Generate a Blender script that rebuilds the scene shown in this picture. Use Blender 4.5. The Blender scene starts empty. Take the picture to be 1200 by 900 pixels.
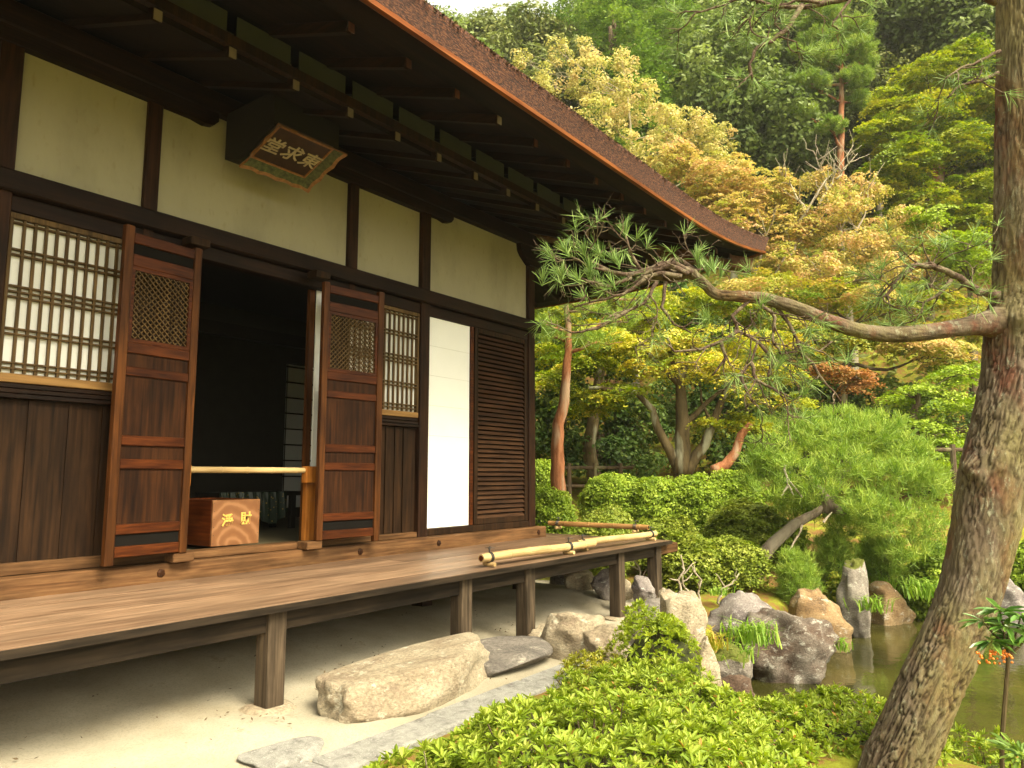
import bpy, bmesh, math, random
import numpy as np
from mathutils import Vector, noise
rnd = random.Random(7)
R = np.random.RandomState(11)
S = bpy.context.scene
C = S.collection
ZO = 1.12                       # eye height above the sand by the veranda
# ------------------------------------------------------------------ camera, sky, sun, exposure
FPX, PIT = 862.0, math.atan(107/862.)
YAW = math.atan(650/(FPX/math.cos(PIT)))
cam = bpy.data.cameras.new('camera'); cam.sensor_width = 36; cam.lens = 36*FPX/1200
cam.clip_start = .05; cam.clip_end = 1000
co = bpy.data.objects.new('camera', cam); C.objects.link(co)
co.location = (0, 0, ZO); co.rotation_euler = (math.pi/2+PIT, 0, YAW-math.pi/2)
S.camera = co
SUN_EL, SUN_AZ = 50, 192        # azimuth clockwise from +Y
w = bpy.data.worlds.new('World'); S.world = w; w.use_nodes = True
nt = w.node_tree; bg = nt.nodes['Background']
sky = nt.nodes.new('ShaderNodeTexSky'); sky.sky_type = 'NISHITA'; sky.sun_disc = False
sky.sun_elevation = math.radians(SUN_EL); sky.sun_rotation = math.radians(SUN_AZ)
sky.air_density = 1.0; sky.dust_density = 4.0; sky.ozone_density = .4
hs = nt.nodes.new('ShaderNodeHueSaturation'); hs.inputs['Saturation'].default_value = .22
wm = nt.nodes.new('ShaderNodeMixRGB'); wm.blend_type = 'MULTIPLY'; wm.inputs[0].default_value = 1
wm.inputs[2].default_value = (1, .95, .76, 1)
nt.links.new(sky.outputs[0], hs.inputs['Color']); nt.links.new(hs.outputs[0], wm.inputs[1])
nt.links.new(wm.outputs[0], bg.inputs['Color']); bg.inputs['Strength'].default_value = .15
sl = bpy.data.lights.new('sun', 'SUN'); sl.energy = 2.3; sl.angle = math.radians(28); sl.color = (1, .89, .66)
so = bpy.data.objects.new('sun', sl); C.objects.link(so)
so.rotation_euler = (math.radians(90-SUN_EL), 0, math.radians(180-SUN_AZ))
so.location = (0, -5, 30)
S.view_settings.view_transform = 'Standard'; S.view_settings.look = 'None'
S.view_settings.exposure = 1.95; S.view_settings.gamma = 1
# ------------------------------------------------------------------ helpers
CF = (math.cos(YAW), math.sin(YAW)); CR = (math.sin(YAW), -math.cos(YAW))
def ray(px, py):
    dx = (px-600)/FPX; dy = (450-py)/FPX
    f = math.cos(PIT)-dy*math.sin(PIT); u = math.sin(PIT)+dy*math.cos(PIT)
    return (CF[0]*f+CR[0]*dx, CF[1]*f+CR[1]*dx, u)
def at(px, py, D):              # world point seen at a pixel at forward distance D
    r = ray(px, py); t = D/(r[0]*CF[0]+r[1]*CF[1])
    return Vector((r[0]*t, r[1]*t, r[2]*t+ZO))
def tag(o, label=None, cat=None, group=None, kind=None):
    if label: o['label'] = label
    if cat: o['category'] = cat
    if group: o['group'] = group
    if kind: o['kind'] = kind
    return o
def empty(name, loc, label, cat, group=None, rz=0):
    o = bpy.data.objects.new(name, None); C.objects.link(o); o.location = loc
    o.rotation_euler = (0, 0, rz); o.empty_display_size = .1
    return tag(o, label, cat, group)
def wloc(o):
    v = Vector((0, 0, 0))
    while o is not None: v = v+o.location; o = o.parent
    return v
def link(name, me, mat, parent=None, origin=None, bevel=0, smooth=False):
    for m in (mat if isinstance(mat, (list, tuple)) else [mat]): me.materials.append(m)
    o = bpy.data.objects.new(name, me); C.objects.link(o)
    if parent is not None: o.parent = parent
    if origin is not None: o.location = Vector(origin)-(wloc(parent) if parent else Vector((0, 0, 0)))
    if bevel:
        b = o.modifiers.new('bevel', 'BEVEL'); b.width = bevel; b.segments = 1; b.limit_method = 'ANGLE'
    if smooth:
        me.polygons.foreach_set('use_smooth', [True]*len(me.polygons))
    return o
class MB:
    """collects shapes (world x, y and z relative to the eye) and links them as one mesh"""
    def __init__(s): s.v = []; s.f = []
    def add(s, v, f):
        n = len(s.v); s.v += [tuple(p) for p in v]; s.f += [tuple(n+i for i in q) for q in f]; return s
    def box(s, x0, x1, y0, y1, z0, z1):
        return s.add([(x0,y0,z0),(x1,y0,z0),(x1,y1,z0),(x0,y1,z0),(x0,y0,z1),(x1,y0,z1),(x1,y1,z1),(x0,y1,z1)],
              [(0,3,2,1),(4,5,6,7),(0,1,5,4),(1,2,6,5),(2,3,7,6),(3,0,4,7)])
    def bar(s, a, b, wd, h, up=(0,0,1)):
        a, b, up = Vector(a), Vector(b), Vector(up); d = (b-a).normalized()
        sx = d.cross(up).normalized(); uz = sx.cross(d)
        v = [a+sx*i*wd/2+uz*j*h/2 for i, j in ((-1,-1),(1,-1),(1,1),(-1,1))]+[b+sx*i*wd/2+uz*j*h/2 for i, j in ((-1,-1),(1,-1),(1,1),(-1,1))]
        return s.add(v, [(0,1,2,3),(7,6,5,4),(0,4,5,1),(1,5,6,2),(2,6,7,3),(3,7,4,0)])
    def tube(s, pts, rad, n=8, cap=True):
        P = [Vector(p) for p in pts]; m = len(P)
        r = rad if hasattr(rad, '__len__') else [rad]*m
        t = (P[1]-P[0]).normalized(); nx = t.orthogonal().normalized(); vs = []
        for i in range(m):
            t = (P[min(i+1, m-1)]-P[max(i-1, 0)]).normalized()
            nx = (nx-t*nx.dot(t)).normalized(); ny = t.cross(nx)
            for k in range(n):
                a = 2*math.pi*k/n; vs.append(P[i]+(nx*math.cos(a)+ny*math.sin(a))*r[i])
        fs = [(i*n+k, i*n+(k+1) % n, (i+1)*n+(k+1) % n, (i+1)*n+k) for i in range(m-1) for k in range(n)]
        if cap: fs += [tuple(range(n))[::-1], tuple(range((m-1)*n, m*n))]
        return s.add(vs, fs)
    def prism(s, poly, off):
        n = len(poly); o = Vector(off); v = [Vector(p) for p in poly]
        return s.add(v+[p+o for p in v], [tuple(range(n)), tuple(range(2*n-1, n-1, -1))]+[(i, i+n, (i+1) % n+n, (i+1) % n) for i in range(n)])
    def build(s, name, mat, parent=None, origin=None, bevel=0, smooth=False, world=False):
        base = Vector(origin) if origin is not None else (wloc(parent) if parent is not None else Vector((0, 0, 0)))
        zo = 0 if world else ZO
        me = bpy.data.meshes.new(name); me.from_pydata([(x-base.x, y-base.y, z+zo-base.z) for x, y, z in s.v], [], s.f)
        me.update()
        return link(name, me, mat, parent, base if origin is not None else None, bevel, smooth)
def npmesh(name, V, nper, tint=None):
    """mesh of n-gon faces that share no vertices: V (faces, nper, 3)"""
    n = V.shape[0]; me = bpy.data.meshes.new(name)
    me.vertices.add(n*nper); me.vertices.foreach_set('co', V.reshape(-1).astype(np.float32))
    me.loops.add(n*nper); me.loops.foreach_set('vertex_index', np.arange(n*nper, dtype=np.int32))
    me.polygons.add(n); me.polygons.foreach_set('loop_start', np.arange(0, n*nper, nper, dtype=np.int32))
    me.polygons.foreach_set('loop_total', np.full(n, nper, dtype=np.int32))
    if tint is not None:
        a = me.attributes.new('tint', 'FLOAT', 'FACE'); a.data.foreach_set('value', tint.astype(np.float32))
    me.update(calc_edges=True); return me
def nrm(a): return a/np.maximum(np.linalg.norm(a, axis=-1, keepdims=True), 1e-9)
# ------------------------------------------------------------------ materials
def mat_new(name):
    m = bpy.data.materials.new(name); m.use_nodes = True; t = m.node_tree
    return m, t, t.nodes['Principled BSDF'], t.nodes.new, t.links.new
def col(c): return (c[0], c[1], c[2], 1)
def ramp(t, stops):
    r = t.nodes.new('ShaderNodeValToRGB'); e = r.color_ramp.elements
    while len(e) < len(stops): e.new(.5)
    for k, (p, c) in enumerate(stops): e[k].position = p; e[k].color = col(c)
    return r
def coords(t, scale):
    tc = t.nodes.new('ShaderNodeTexCoord'); mp = t.nodes.new('ShaderNodeMapping'); mp.inputs['Scale'].default_value = scale
    t.links.new(tc.outputs['Object'], mp.inputs[0]); return mp
def wood(name, c1, c2, axis='Z', fine=60, rough=.6, bump=.25, blotch=.5, c3=None, spec=.3, warm=1, board=False):
    c1, c2 = [(c[0]*(.80 if warm else .76), c[1]*.74, c[2]*(.56 if warm else .74)) for c in (c1, c2)]
    m, t, b, N, L = mat_new(name)
    st = .045
    sc = {'X': (st, 1, 1), 'Y': (1, st, 1), 'Z': (1, 1, st)}[axis]
    mp = coords(t, tuple(s*fine for s in sc)); mp2 = coords(t, tuple(s*9 for s in {'X': (.25,1,1), 'Y': (1,.25,1), 'Z': (1,1,.25)}[axis]))
    n1 = N('ShaderNodeTexNoise'); n1.inputs['Scale'].default_value = 1; n1.inputs['Detail'].default_value = 5; n1.inputs['Distortion'].default_value = .6
    n2 = N('ShaderNodeTexNoise'); n2.inputs['Scale'].default_value = 1; n2.inputs['Detail'].default_value = 4; n2.inputs['Roughness'].default_value = .6
    L(mp.outputs[0], n1.inputs['Vector']); L(mp2.outputs[0], n2.inputs['Vector'])
    r1 = ramp(t, [(.32, c1), (.68, c2)]); L(n1.outputs['Fac'], r1.inputs[0])
    r2 = ramp(t, [(.38, (1-blotch,)*3 if c3 is None else c3), (.62, (1, 1, 1))]); L(n2.outputs['Fac'], r2.inputs[0])
    mx = N('ShaderNodeMixRGB'); mx.blend_type = 'MULTIPLY'; mx.inputs[0].default_value = 1
    L(r1.outputs[0], mx.inputs[1]); L(r2.outputs[0], mx.inputs[2]); out = mx.outputs[0]
    if board:
        a = N('ShaderNodeAttribute'); a.attribute_name = 'board'; ra = ramp(t, [(0, (.52,.48,.46)), (1, (1.15,1.13,1.10))]); L(a.outputs['Fac'], ra.inputs[0])
        m3 = N('ShaderNodeMixRGB'); m3.blend_type = 'MULTIPLY'; m3.inputs[0].default_value = 1; L(out, m3.inputs[1]); L(ra.outputs[0], m3.inputs[2]); out = m3.outputs[0]
    L(out, b.inputs['Base Color'])
    b.inputs['Roughness'].default_value = rough; b.inputs['Specular IOR Level'].default_value = spec*(.4 if warm else 1)
    bp = N('ShaderNodeBump'); bp.inputs['Strength'].default_value = bump; bp.inputs['Distance'].default_value = .004
    L(n1.outputs['Fac'], bp.inputs['Height']); L(bp.outputs[0], b.inputs['Normal'])
    return m
def plain(name, c, rough=.6, var=.12, scale=8, bump=0, bscale=200, spec=.4, metal=0, trans=0):
    m, t, b, N, L = mat_new(name)
    mp = coords(t, (1, 1, 1)); n = N('ShaderNodeTexNoise'); n.inputs['Scale'].default_value = scale; n.inputs['Detail'].default_value = 6
    L(mp.outputs[0], n.inputs['Vector'])
    r = ramp(t, [(.3, tuple(x*(1-var) for x in c)), (.7, tuple(min(1, x*(1+var)) for x in c))]); L(n.outputs['Fac'], r.inputs[0]); L(r.outputs[0], b.inputs['Base Color'])
    b.inputs['Roughness'].default_value = rough; b.inputs['Specular IOR Level'].default_value = spec; b.inputs['Metallic'].default_value = metal
    if bump:
        n2 = N('ShaderNodeTexNoise'); n2.inputs['Scale'].default_value = bscale; n2.inputs['Detail'].default_value = 4; L(mp.outputs[0], n2.inputs['Vector'])
        bp = N('ShaderNodeBump'); bp.inputs['Strength'].default_value = bump; bp.inputs['Distance'].default_value = .01
        L(n2.outputs['Fac'], bp.inputs['Height']); L(bp.outputs[0], b.inputs['Normal'])
    if trans:
        tr = N('ShaderNodeBsdfTranslucent'); L(r.outputs[0], tr.inputs['Color']); mx = N('ShaderNodeMixShader'); mx.inputs[0].default_value = trans
        L(b.outputs[0], mx.inputs[1]); L(tr.outputs[0], mx.inputs[2]); L(mx.outputs[0], t.nodes['Material Output'].inputs[0])
    return m
def plaster(name, c, *a):
    m, t, b, N, L = mat_new(name); mp = coords(t, (1, 1, .45)); n = N('ShaderNodeTexNoise'); n.inputs['Scale'].default_value = 2.2; n.inputs['Detail'].default_value = 9; n.inputs['Roughness'].default_value = .65; L(mp.outputs[0], n.inputs['Vector'])
    r = ramp(t, [(.32, tuple(x*.80 for x in c)), (.5, c), (.7, tuple(x*1.06 for x in c))]); L(n.outputs['Fac'], r.inputs[0])
    n2 = N('ShaderNodeTexNoise'); n2.inputs['Scale'].default_value = 26; n2.inputs['Detail'].default_value = 8; L(mp.outputs[0], n2.inputs['Vector']); r2 = ramp(t, [(.24, (.86,.82,.74)), (.40, (1,1,1))]); L(n2.outputs['Fac'], r2.inputs[0])
    mx = N('ShaderNodeMixRGB'); mx.blend_type = 'MULTIPLY'; mx.inputs[0].default_value = 1; L(r.outputs[0], mx.inputs[1]); L(r2.outputs[0], mx.inputs[2]); L(mx.outputs[0], b.inputs['Base Color']); b.inputs['Roughness'].default_value = .9; b.inputs['Specular IOR Level'].default_value = .1
    bp = N('ShaderNodeBump'); bp.inputs['Strength'].default_value = .25; bp.inputs['Distance'].default_value = .006; L(n2.outputs['Fac'], bp.inputs['Height']); L(bp.outputs[0], b.inputs['Normal']); return m
def leafmat(name, cols, trans=.35, rough=.55, spec=.25):
    m, t, b, N, L = mat_new(name)
    a = N('ShaderNodeAttribute'); a.attribute_name = 'tint'
    k = len(cols); r = ramp(t, [(i/(k-1.0), c) for i, c in enumerate(cols)]); L(a.outputs['Fac'], r.inputs[0])
    L(r.outputs[0], b.inputs['Base Color']); b.inputs['Roughness'].default_value = rough; b.inputs['Specular IOR Level'].default_value = spec
    tr = N('ShaderNodeBsdfTranslucent'); hv = N('ShaderNodeHueSaturation'); hv.inputs['Saturation'].default_value = 1.1; hv.inputs['Value'].default_value = 1.3
    L(r.outputs[0], hv.inputs['Color']); L(hv.outputs[0], tr.inputs['Color'])
    mx = N('ShaderNodeMixShader'); mx.inputs[0].default_value = trans
    L(b.outputs[0], mx.inputs[1]); L(tr.outputs[0], mx.inputs[2]); L(mx.outputs[0], t.nodes['Material Output'].inputs[0])
    return m
def rockmat(name, a, b_, pale, dark, scale=3.0, moss=0, pw=.62):
    a, b_, pale, dark = [tuple(x*.78 for x in c) for c in (a, b_, pale, dark)]
    m, t, b, N, L = mat_new(name)
    mp = coords(t, (1, 1, 1.6))
    def noi(s, d=8, ro=.6, di=0):
        n = N('ShaderNodeTexNoise'); n.inputs['Scale'].default_value = s; n.inputs['Detail'].default_value = d; n.inputs['Roughness'].default_value = ro; n.inputs['Distortion'].default_value = di
        L(mp.outputs[0], n.inputs['Vector']); return n
    n1 = noi(scale, 8, .65, .5); r1 = ramp(t, [(.3, dark), (.42, a), (.6, b_)]); L(n1.outputs['Fac'], r1.inputs[0])
    n2 = noi(scale*4, 9, .75); r2 = ramp(t, [(pw-.06, (0,0,0)), (pw+.02, (1,1,1))]); L(n2.outputs['Fac'], r2.inputs[0])
    mx = N('ShaderNodeMixRGB'); L(r2.outputs[0], mx.inputs[0]); L(r1.outputs[0], mx.inputs[1]); mx.inputs[2].default_value = col(pale)
    last = mx
    n3 = noi(scale*22, 6, .7); r3 = ramp(t, [(.3, (.55,.55,.55)), (.6, (1.15,1.15,1.15))]); L(n3.outputs['Fac'], r3.inputs[0])
    mm = N('ShaderNodeMixRGB'); mm.blend_type = 'MULTIPLY'; mm.inputs[0].default_value = 1; L(last.outputs[0], mm.inputs[1]); L(r3.outputs[0], mm.inputs[2]); last = mm
    if moss:
        g = N('ShaderNodeNewGeometry'); sp = N('ShaderNodeSeparateXYZ'); L(g.outputs['Normal'], sp.inputs[0])
        n4 = noi(scale*1.3, 6, .6); ad = N('ShaderNodeMath'); ad.operation = 'ADD'; L(sp.outputs[2], ad.inputs[0]); L(n4.outputs['Fac'], ad.inputs[1])
        r4 = ramp(t, [(.60, (0,0,0)), (.68, (1,1,1))]); dv = N('ShaderNodeMath'); dv.operation = 'MULTIPLY'; dv.inputs[1].default_value = moss; L(ad.outputs[0], dv.inputs[0]); L(dv.outputs[0], r4.inputs[0])
        mg = N('ShaderNodeMixRGB'); L(r4.outputs[0], mg.inputs[0]); L(last.outputs[0], mg.inputs[1]); mg.inputs[2].default_value = (.09,.10,.015,1); last = mg
    L(last.outputs[0], b.inputs['Base Color']); b.inputs['Roughness'].default_value = .85; b.inputs['Specular IOR Level'].default_value = .25
    bp = N('ShaderNodeBump'); bp.inputs['Strength'].default_value = .8; bp.inputs['Distance'].default_value = .02
    ab = N('ShaderNodeMath'); ab.operation = 'ADD'; L(n2.outputs['Fac'], ab.inputs[0]); L(n3.outputs['Fac'], ab.inputs[1]); L(ab.outputs[0], bp.inputs['Height'])
    L(bp.outputs[0], b.inputs['Normal'])
    return m
# building timbers
DK = (.012, .006, .003); 
M_beamX = wood('old dark timber along', (.010,.0045,.003), (.028,.013,.008), 'X', 55)
M_beamY = wood('old dark timber across', (.009,.0045,.003), (.026,.013,.009), 'Y', 55)
M_post = wood('old dark timber upright', (.017,.007,.0035), (.050,.021,.011), 'Z', 55)
M_door = wood('red brown door stiles', (.046,.015,.0042), (.13,.048,.014), 'Z', 60, .5)
M_rail = wood('red brown door rails', (.038,.0088,.0026), (.115,.032,.0085), 'X', 60, .45)
M_plank = wood('weathered brown planks', (.012,.0055,.0022), (.044,.021,.0095), 'Z', 45, .65, blotch=.45)
M_dpan = wood('door panel boards', (.016,.0052,.0018), (.062,.022,.0070), 'Z', 50, .6, blotch=.5)
M_recess = plain('near black recess boards', (.007,.006,.005), .9, spec=.05)  # one near-black colour for recessed and backing boards
M_sill = wood('worn sill timber', (.095,.045,.022), (.20,.11,.06), 'X', 60, .65)
M_deck = wood('pale worn deck boards', (.21,.125,.072), (.42,.29,.185), 'X', 34, .45, blotch=.35, bump=.4, board=True, warm=0)
M_dbeam = wood('grey brown deck beam', (.014,.0105,.0085), (.042,.031,.025), 'X', 45, .7)
M_dpost = wood('grey weathered deck post', (.036,.027,.022), (.125,.096,.080), 'Z', 50, .7)
M_light = wood('tan window frame timber', (.20,.11,.045), (.36,.22,.10), 'X', 60, .55, blotch=.2)
M_bars = wood('lattice bars', (.06,.038,.017), (.17,.11,.055), 'Z', 60, .6, blotch=.3)
M_new = wood('fresh orange timber', (.34,.12,.024), (.52,.21,.05), 'Z', 60, .45, blotch=.2)
M_raft = wood('rafter timber', (.010,.0045,.003), (.032,.014,.008), 'Y', 55)
M_rend = plain('pale rafter end', (.13,.10,.055), .7)
M_soff = wood('soffit boards', (.007,.0035,.0025), (.020,.010,.0065), 'X', 30, .75)  # shade under the eave put into the very dark board colour
M_plas = plaster('cream plaster', (.30,.275,.185), .9, .10, 3, .08, 60, .1)
M_paper = plain('white shoji paper', (.80,.80,.755), .8, .02, 6, 0, 1, .1, 0, .08)
M_lou = wood('louvre slats', (.030,.013,.007), (.085,.042,.023), 'X', 55, .6)
M_iron = plain('black iron', (.02,.018,.015), .5, .2)
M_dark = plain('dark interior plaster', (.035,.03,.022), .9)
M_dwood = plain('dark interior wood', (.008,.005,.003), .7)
M_bamb = None
def bamboo_mat(name, a, b_, ax):
    return wood(name, a, b_, ax, 40, .4, .15, .40, spec=.4)
# bark of the roof
def barkroof():
    m, t, b, N, L = mat_new('cypress bark edge')
    mp = coords(t, (1, 1, 3.5)); n = N('ShaderNodeTexNoise'); n.inputs['Scale'].default_value = 38; n.inputs['Detail'].default_value = 8; n.inputs['Roughness'].default_value = .75
    L(mp.outputs[0], n.inputs['Vector']); r = ramp(t, [(.38, (.006,.002,.001)), (.50, (.065,.019,.007)), (.64, (.19,.072,.028))]); L(n.outputs['Fac'], r.inputs[0])
    L(r.outputs[0], b.inputs['Base Color']); b.inputs['Roughness'].default_value = .9
    bp = N('ShaderNodeBump'); bp.inputs['Strength'].default_value = .9; bp.inputs['Distance'].default_value = .02; L(n.outputs['Fac'], bp.inputs['Height']); L(bp.outputs[0], b.inputs['Normal']); return m
M_edge = barkroof()
M_lip = wood('orange eave lip board', (.15,.042,.012), (.30,.11,.035), 'X', 50, .5, blotch=.45)
M_roof = plain('weathered bark roof', (.13,.105,.06), .95, .5, 9, .9, 40)
# ------------------------------------------------------------------ terrain
POND = [(5.2,2.15),(5.85,2.25),(6.5,2.42),(7.0,2.1),(7.9,2.25),(8.5,2.15),(9.2,2.1),(9.9,1.75),(10.9,1.15),(11.9,.75),(12.5,-1.5),(10.5,-4.5),(7,-5),(5.3,-3.2),(4.4,-1.4),(4.1,.1),(4.35,1.2)]
def seg_sd(X, Y, poly):
    P = np.array(poly); n = len(P); d = np.full(X.shape, 1e9); ins = np.zeros(X.shape, bool)
    for i in range(n):
        a = P[i]; b = P[(i+1) % n]; e = b-a
        t = np.clip(((X-a[0])*e[0]+(Y-a[1])*e[1])/(e@e), 0, 1)
        d = np.minimum(d, np.hypot(X-a[0]-t*e[0], Y-a[1]-t*e[1]))
        c = ((a[1] > Y) != (b[1] > Y)) & (X < (b[0]-a[0])*(Y-a[1])/(b[1]-a[1]+1e-12)+a[0]); ins ^= c
    return np.where(ins, -d, d)
def ss(a, b, x): t = np.clip((x-a)/(b-a), 0, 1); return t*t*(3-2*t)
def terr(X, Y):                 # height relative to the eye
    X = np.asarray(X, float); Y = np.asarray(Y, float); r = np.hypot(X, Y); th = np.arctan2(Y, X)
    z = -1.12-.10*ss(3.2, 5.8, X)
    z = z+.11*ss(3.35, 4.1, Y)*(1-ss(6.4, 7.1, X))*ss(-4, -2, X)
    fw = X*CF[0]+Y*CF[1]
    z = z+(.02+.42*ss(8.5, 12, r)+.75*ss(12, 16, r))*ss(6.5, 9, r)*ss(6.7, 8.2, X)
    z = z+.12*np.sin(X*1.3+1)*np.cos(Y*1.1)*ss(7.4, 9, X)*(1-ss(11,13,r))
    wd = ss(-.25, .35, np.cos(th-math.radians(45)))
    z = z+np.maximum(0, r-15.5)*.70*wd*ss(15.5, 22, r)*(1-.35*ss(50, 75, r))*(1-ss(95,150,r))
    z = z+1.2*ss(20, 40, r)*np.sin(X*.13)*np.cos(Y*.17)
    sd = seg_sd(X, Y, POND)
    z = z-.12*ss(.9, .1, sd)*(1-ss(5.0, 4.0, X)*ss(2.0, 2.6, Y))
    z = np.where(sd < .25, z-(z+2.25)*ss(.25, -.25, sd), z)
    return z
def gz(x, y): return float(terr(np.array([x]), np.array([y]))[0])
def gpx(px, D):                 # ground point under a picture column at forward distance D
    r = at(px, 450, D); return Vector((r.x, r.y, gz(r.x, r.y)+ZO))
def axis(lo, hi, a, b, fine):
    v = list(np.arange(a, b, fine)); s = fine; x = b
    while x < hi: v.append(x); s *= 1.12; x += s
    v.append(hi); s = fine; x = a
    while x > lo: s *= 1.12; x -= s; v.insert(0, max(x, lo))
    return np.array(v)
gx = axis(-300, 400, 0.8, 12.5, .075); gy = axis(-300, 400, -2.0, 9.5, .075)
GX, GY = np.meshgrid(gx, gy); GZ = terr(GX, GY)
near = (np.hypot(GX, GY) < 30)
mic = np.zeros(GZ.shape)
for j in range(GX.shape[0]):
    for i in range(GX.shape[1]):
        if near[j, i]:
            mic[j, i] = noise.noise((GX[j,i]*2.3, GY[j,i]*2.3, 0))*.022+noise.noise((GX[j,i]*9, GY[j,i]*9, 3))*.007
GZ = GZ+mic
nx_, ny_ = len(gx), len(gy)
gm = bpy.data.meshes.new('ground')
idx = np.arange(nx_*ny_).reshape(ny_, nx_)
Fq = np.stack([idx[:-1,:-1], idx[:-1,1:], idx[1:,1:], idx[1:,:-1]], -1).reshape(-1, 4)
gm.from_pydata(np.stack([GX, GY, GZ+ZO], -1).reshape(-1, 3).tolist(), [], Fq.tolist())
SAND = [(-6,2.30),(2.0,2.27),(3.3,2.32),(3.9,2.35),(4.6,2.55),(5.6,2.75),(6.5,2.8),(7.2,3.4),(7.25,4.3),(7.15,6.0),(7.3,14),(-6,14)]
sdS = seg_sd(GX, GY, SAND).reshape(-1); sdP = seg_sd(GX, GY, POND).reshape(-1)
a1 = gm.attributes.new('sand', 'FLOAT', 'POINT'); a1.data.foreach_set('value', np.clip(.5-sdS*2.2, 0, 1).astype(np.float32))
a2 = gm.attributes.new('wet', 'FLOAT', 'POINT'); a2.data.foreach_set('value', np.clip(.5-sdP*2.5, 0, 1).astype(np.float32))
def groundmat():
    m, t, b, N, L = mat_new('sand, moss and earth'); mp = coords(t, (1, 1, 1))
    def noi(s, d=6, ro=.6):
        n = N('ShaderNodeTexNoise'); n.inputs['Scale'].default_value = s; n.inputs['Detail'].default_value = d; n.inputs['Roughness'].default_value = ro; L(mp.outputs[0], n.inputs['Vector']); return n
    def mix(f, a, b_, mode='MIX'):
        x = N('ShaderNodeMixRGB'); x.blend_type = mode
        if isinstance(f, (int, float)): x.inputs[0].default_value = f
        else: L(f, x.inputs[0])
        L(a, x.inputs[1]); L(b_, x.inputs[2]); return x.outputs[0]
    n1 = noi(1.6); n2 = noi(90, 5, .8); n3 = noi(6, 8, .7); n4 = noi(.9, 5)
    sand = ramp(t, [(.35, (.27,.235,.165)), (.65, (.38,.345,.265))]); L(n1.outputs['Fac'], sand.inputs[0])
    spk = ramp(t, [(.30, (.72,.70,.66)), (.5, (1,1,1)), (.75, (1.08,1.06,1))]); L(n2.outputs['Fac'], spk.inputs[0])
    lit = ramp(t, [(.60, (1,1,1)), (.70, (.62,.52,.40))]); n5 = noi(3.2, 10, .78); L(n5.outputs['Fac'], lit.inputs[0])
    sc = mix(1, mix(1, sand.outputs[0], spk.outputs[0], 'MULTIPLY'), lit.outputs[0], 'MULTIPLY')
    moss = ramp(t, [(.30, (.15,.075,.025)), (.44, (.17,.10,.03)), (.50, (.14,.14,.015)), (.64, (.22,.24,.025))]); L(n3.outputs['Fac'], moss.inputs[0])
    br = ramp(t, [(.36, (1,1,1)), (.46, (0,0,0))]); L(n4.outputs['Fac'], br.inputs[0])
    ear = ramp(t, [(.35, (.11,.055,.022)), (.65, (.19,.11,.045))]); L(n3.outputs['Fac'], ear.inputs[0])
    mo = mix(br.outputs[0], moss.outputs[0], ear.outputs[0])
    at_ = N('ShaderNodeAttribute'); at_.attribute_name = 'sand'
    ad = N('ShaderNodeMath'); ad.operation = 'ADD'; L(at_.outputs['Fac'], ad.inputs[0])
    sc2 = N('ShaderNodeMath'); sc2.operation = 'MULTIPLY_ADD'; sc2.inputs[1].default_value = .5; sc2.inputs[2].default_value = -.25; L(n3.outputs['Fac'], sc2.inputs[0]); L(sc2.outputs[0], ad.inputs[1])
    rs = ramp(t, [(.44, (0,0,0)), (.56, (1,1,1))]); L(ad.outputs[0], rs.inputs[0])
    c = mix(rs.outputs[0], mo, sc)
    aw = N('ShaderNodeAttribute'); aw.attribute_name = 'wet'; rw = ramp(t, [(.3, (0,0,0)), (.6, (1,1,1))]); L(aw.outputs['Fac'], rw.inputs[0])
    mud = N('ShaderNodeRGB'); mud.outputs[0].default_value = (.05,.045,.02,1)
    c = mix(rw.outputs[0], c, mud.outputs[0])
    L(c, b.inputs['Base Color']); b.inputs['Roughness'].default_value = .95; b.inputs['Specular IOR Level'].default_value = .1
    bp = N('ShaderNodeBump'); bp.inputs['Strength'].default_value = .5; bp.inputs['Distance'].default_value = .02
    ab = N('ShaderNodeMath'); ab.operation = 'ADD'; L(n3.outputs['Fac'], ab.inputs[0]); L(n2.outputs['Fac'], ab.inputs[1]); L(ab.outputs[0], bp.inputs['Height']); L(bp.outputs[0], b.inputs['Normal'])
    return m
link('ground', gm, groundmat(), smooth=True)['kind'] = 'structure'
def watermat():
    m, t, b, N, L = mat_new('murky pond water'); mp = coords(t, (1, 1, 1))
    n0 = N('ShaderNodeTexNoise'); n0.inputs['Scale'].default_value = 1.4; n0.inputs['Detail'].default_value = 5; L(mp.outputs[0], n0.inputs['Vector'])
    r = ramp(t, [(.35, (.020,.020,.005)), (.7, (.050,.046,.011))]); L(n0.outputs['Fac'], r.inputs[0]); L(r.outputs[0], b.inputs['Base Color'])
    b.inputs['Roughness'].default_value = .05; b.inputs['IOR'].default_value = 1.33; b.inputs['Specular IOR Level'].default_value = .7
    n = N('ShaderNodeTexNoise'); n.inputs['Scale'].default_value = 7; n.inputs['Detail'].default_value = 5; L(mp.outputs[0], n.inputs['Vector'])
    bp = N('ShaderNodeBump'); bp.inputs['Strength'].default_value = .16; bp.inputs['Distance'].default_value = .02; L(n.outputs['Fac'], bp.inputs['Height']); L(bp.outputs[0], b.inputs['Normal']); return m
MB().add([(3.6,-5.6,-1.68),(13.2,-5.6,-1.68),(13.2,2.9,-1.68),(3.6,2.9,-1.68)], [(0,1,2,3)]).build('pond_water', watermat())['kind'] = 'structure'
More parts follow.
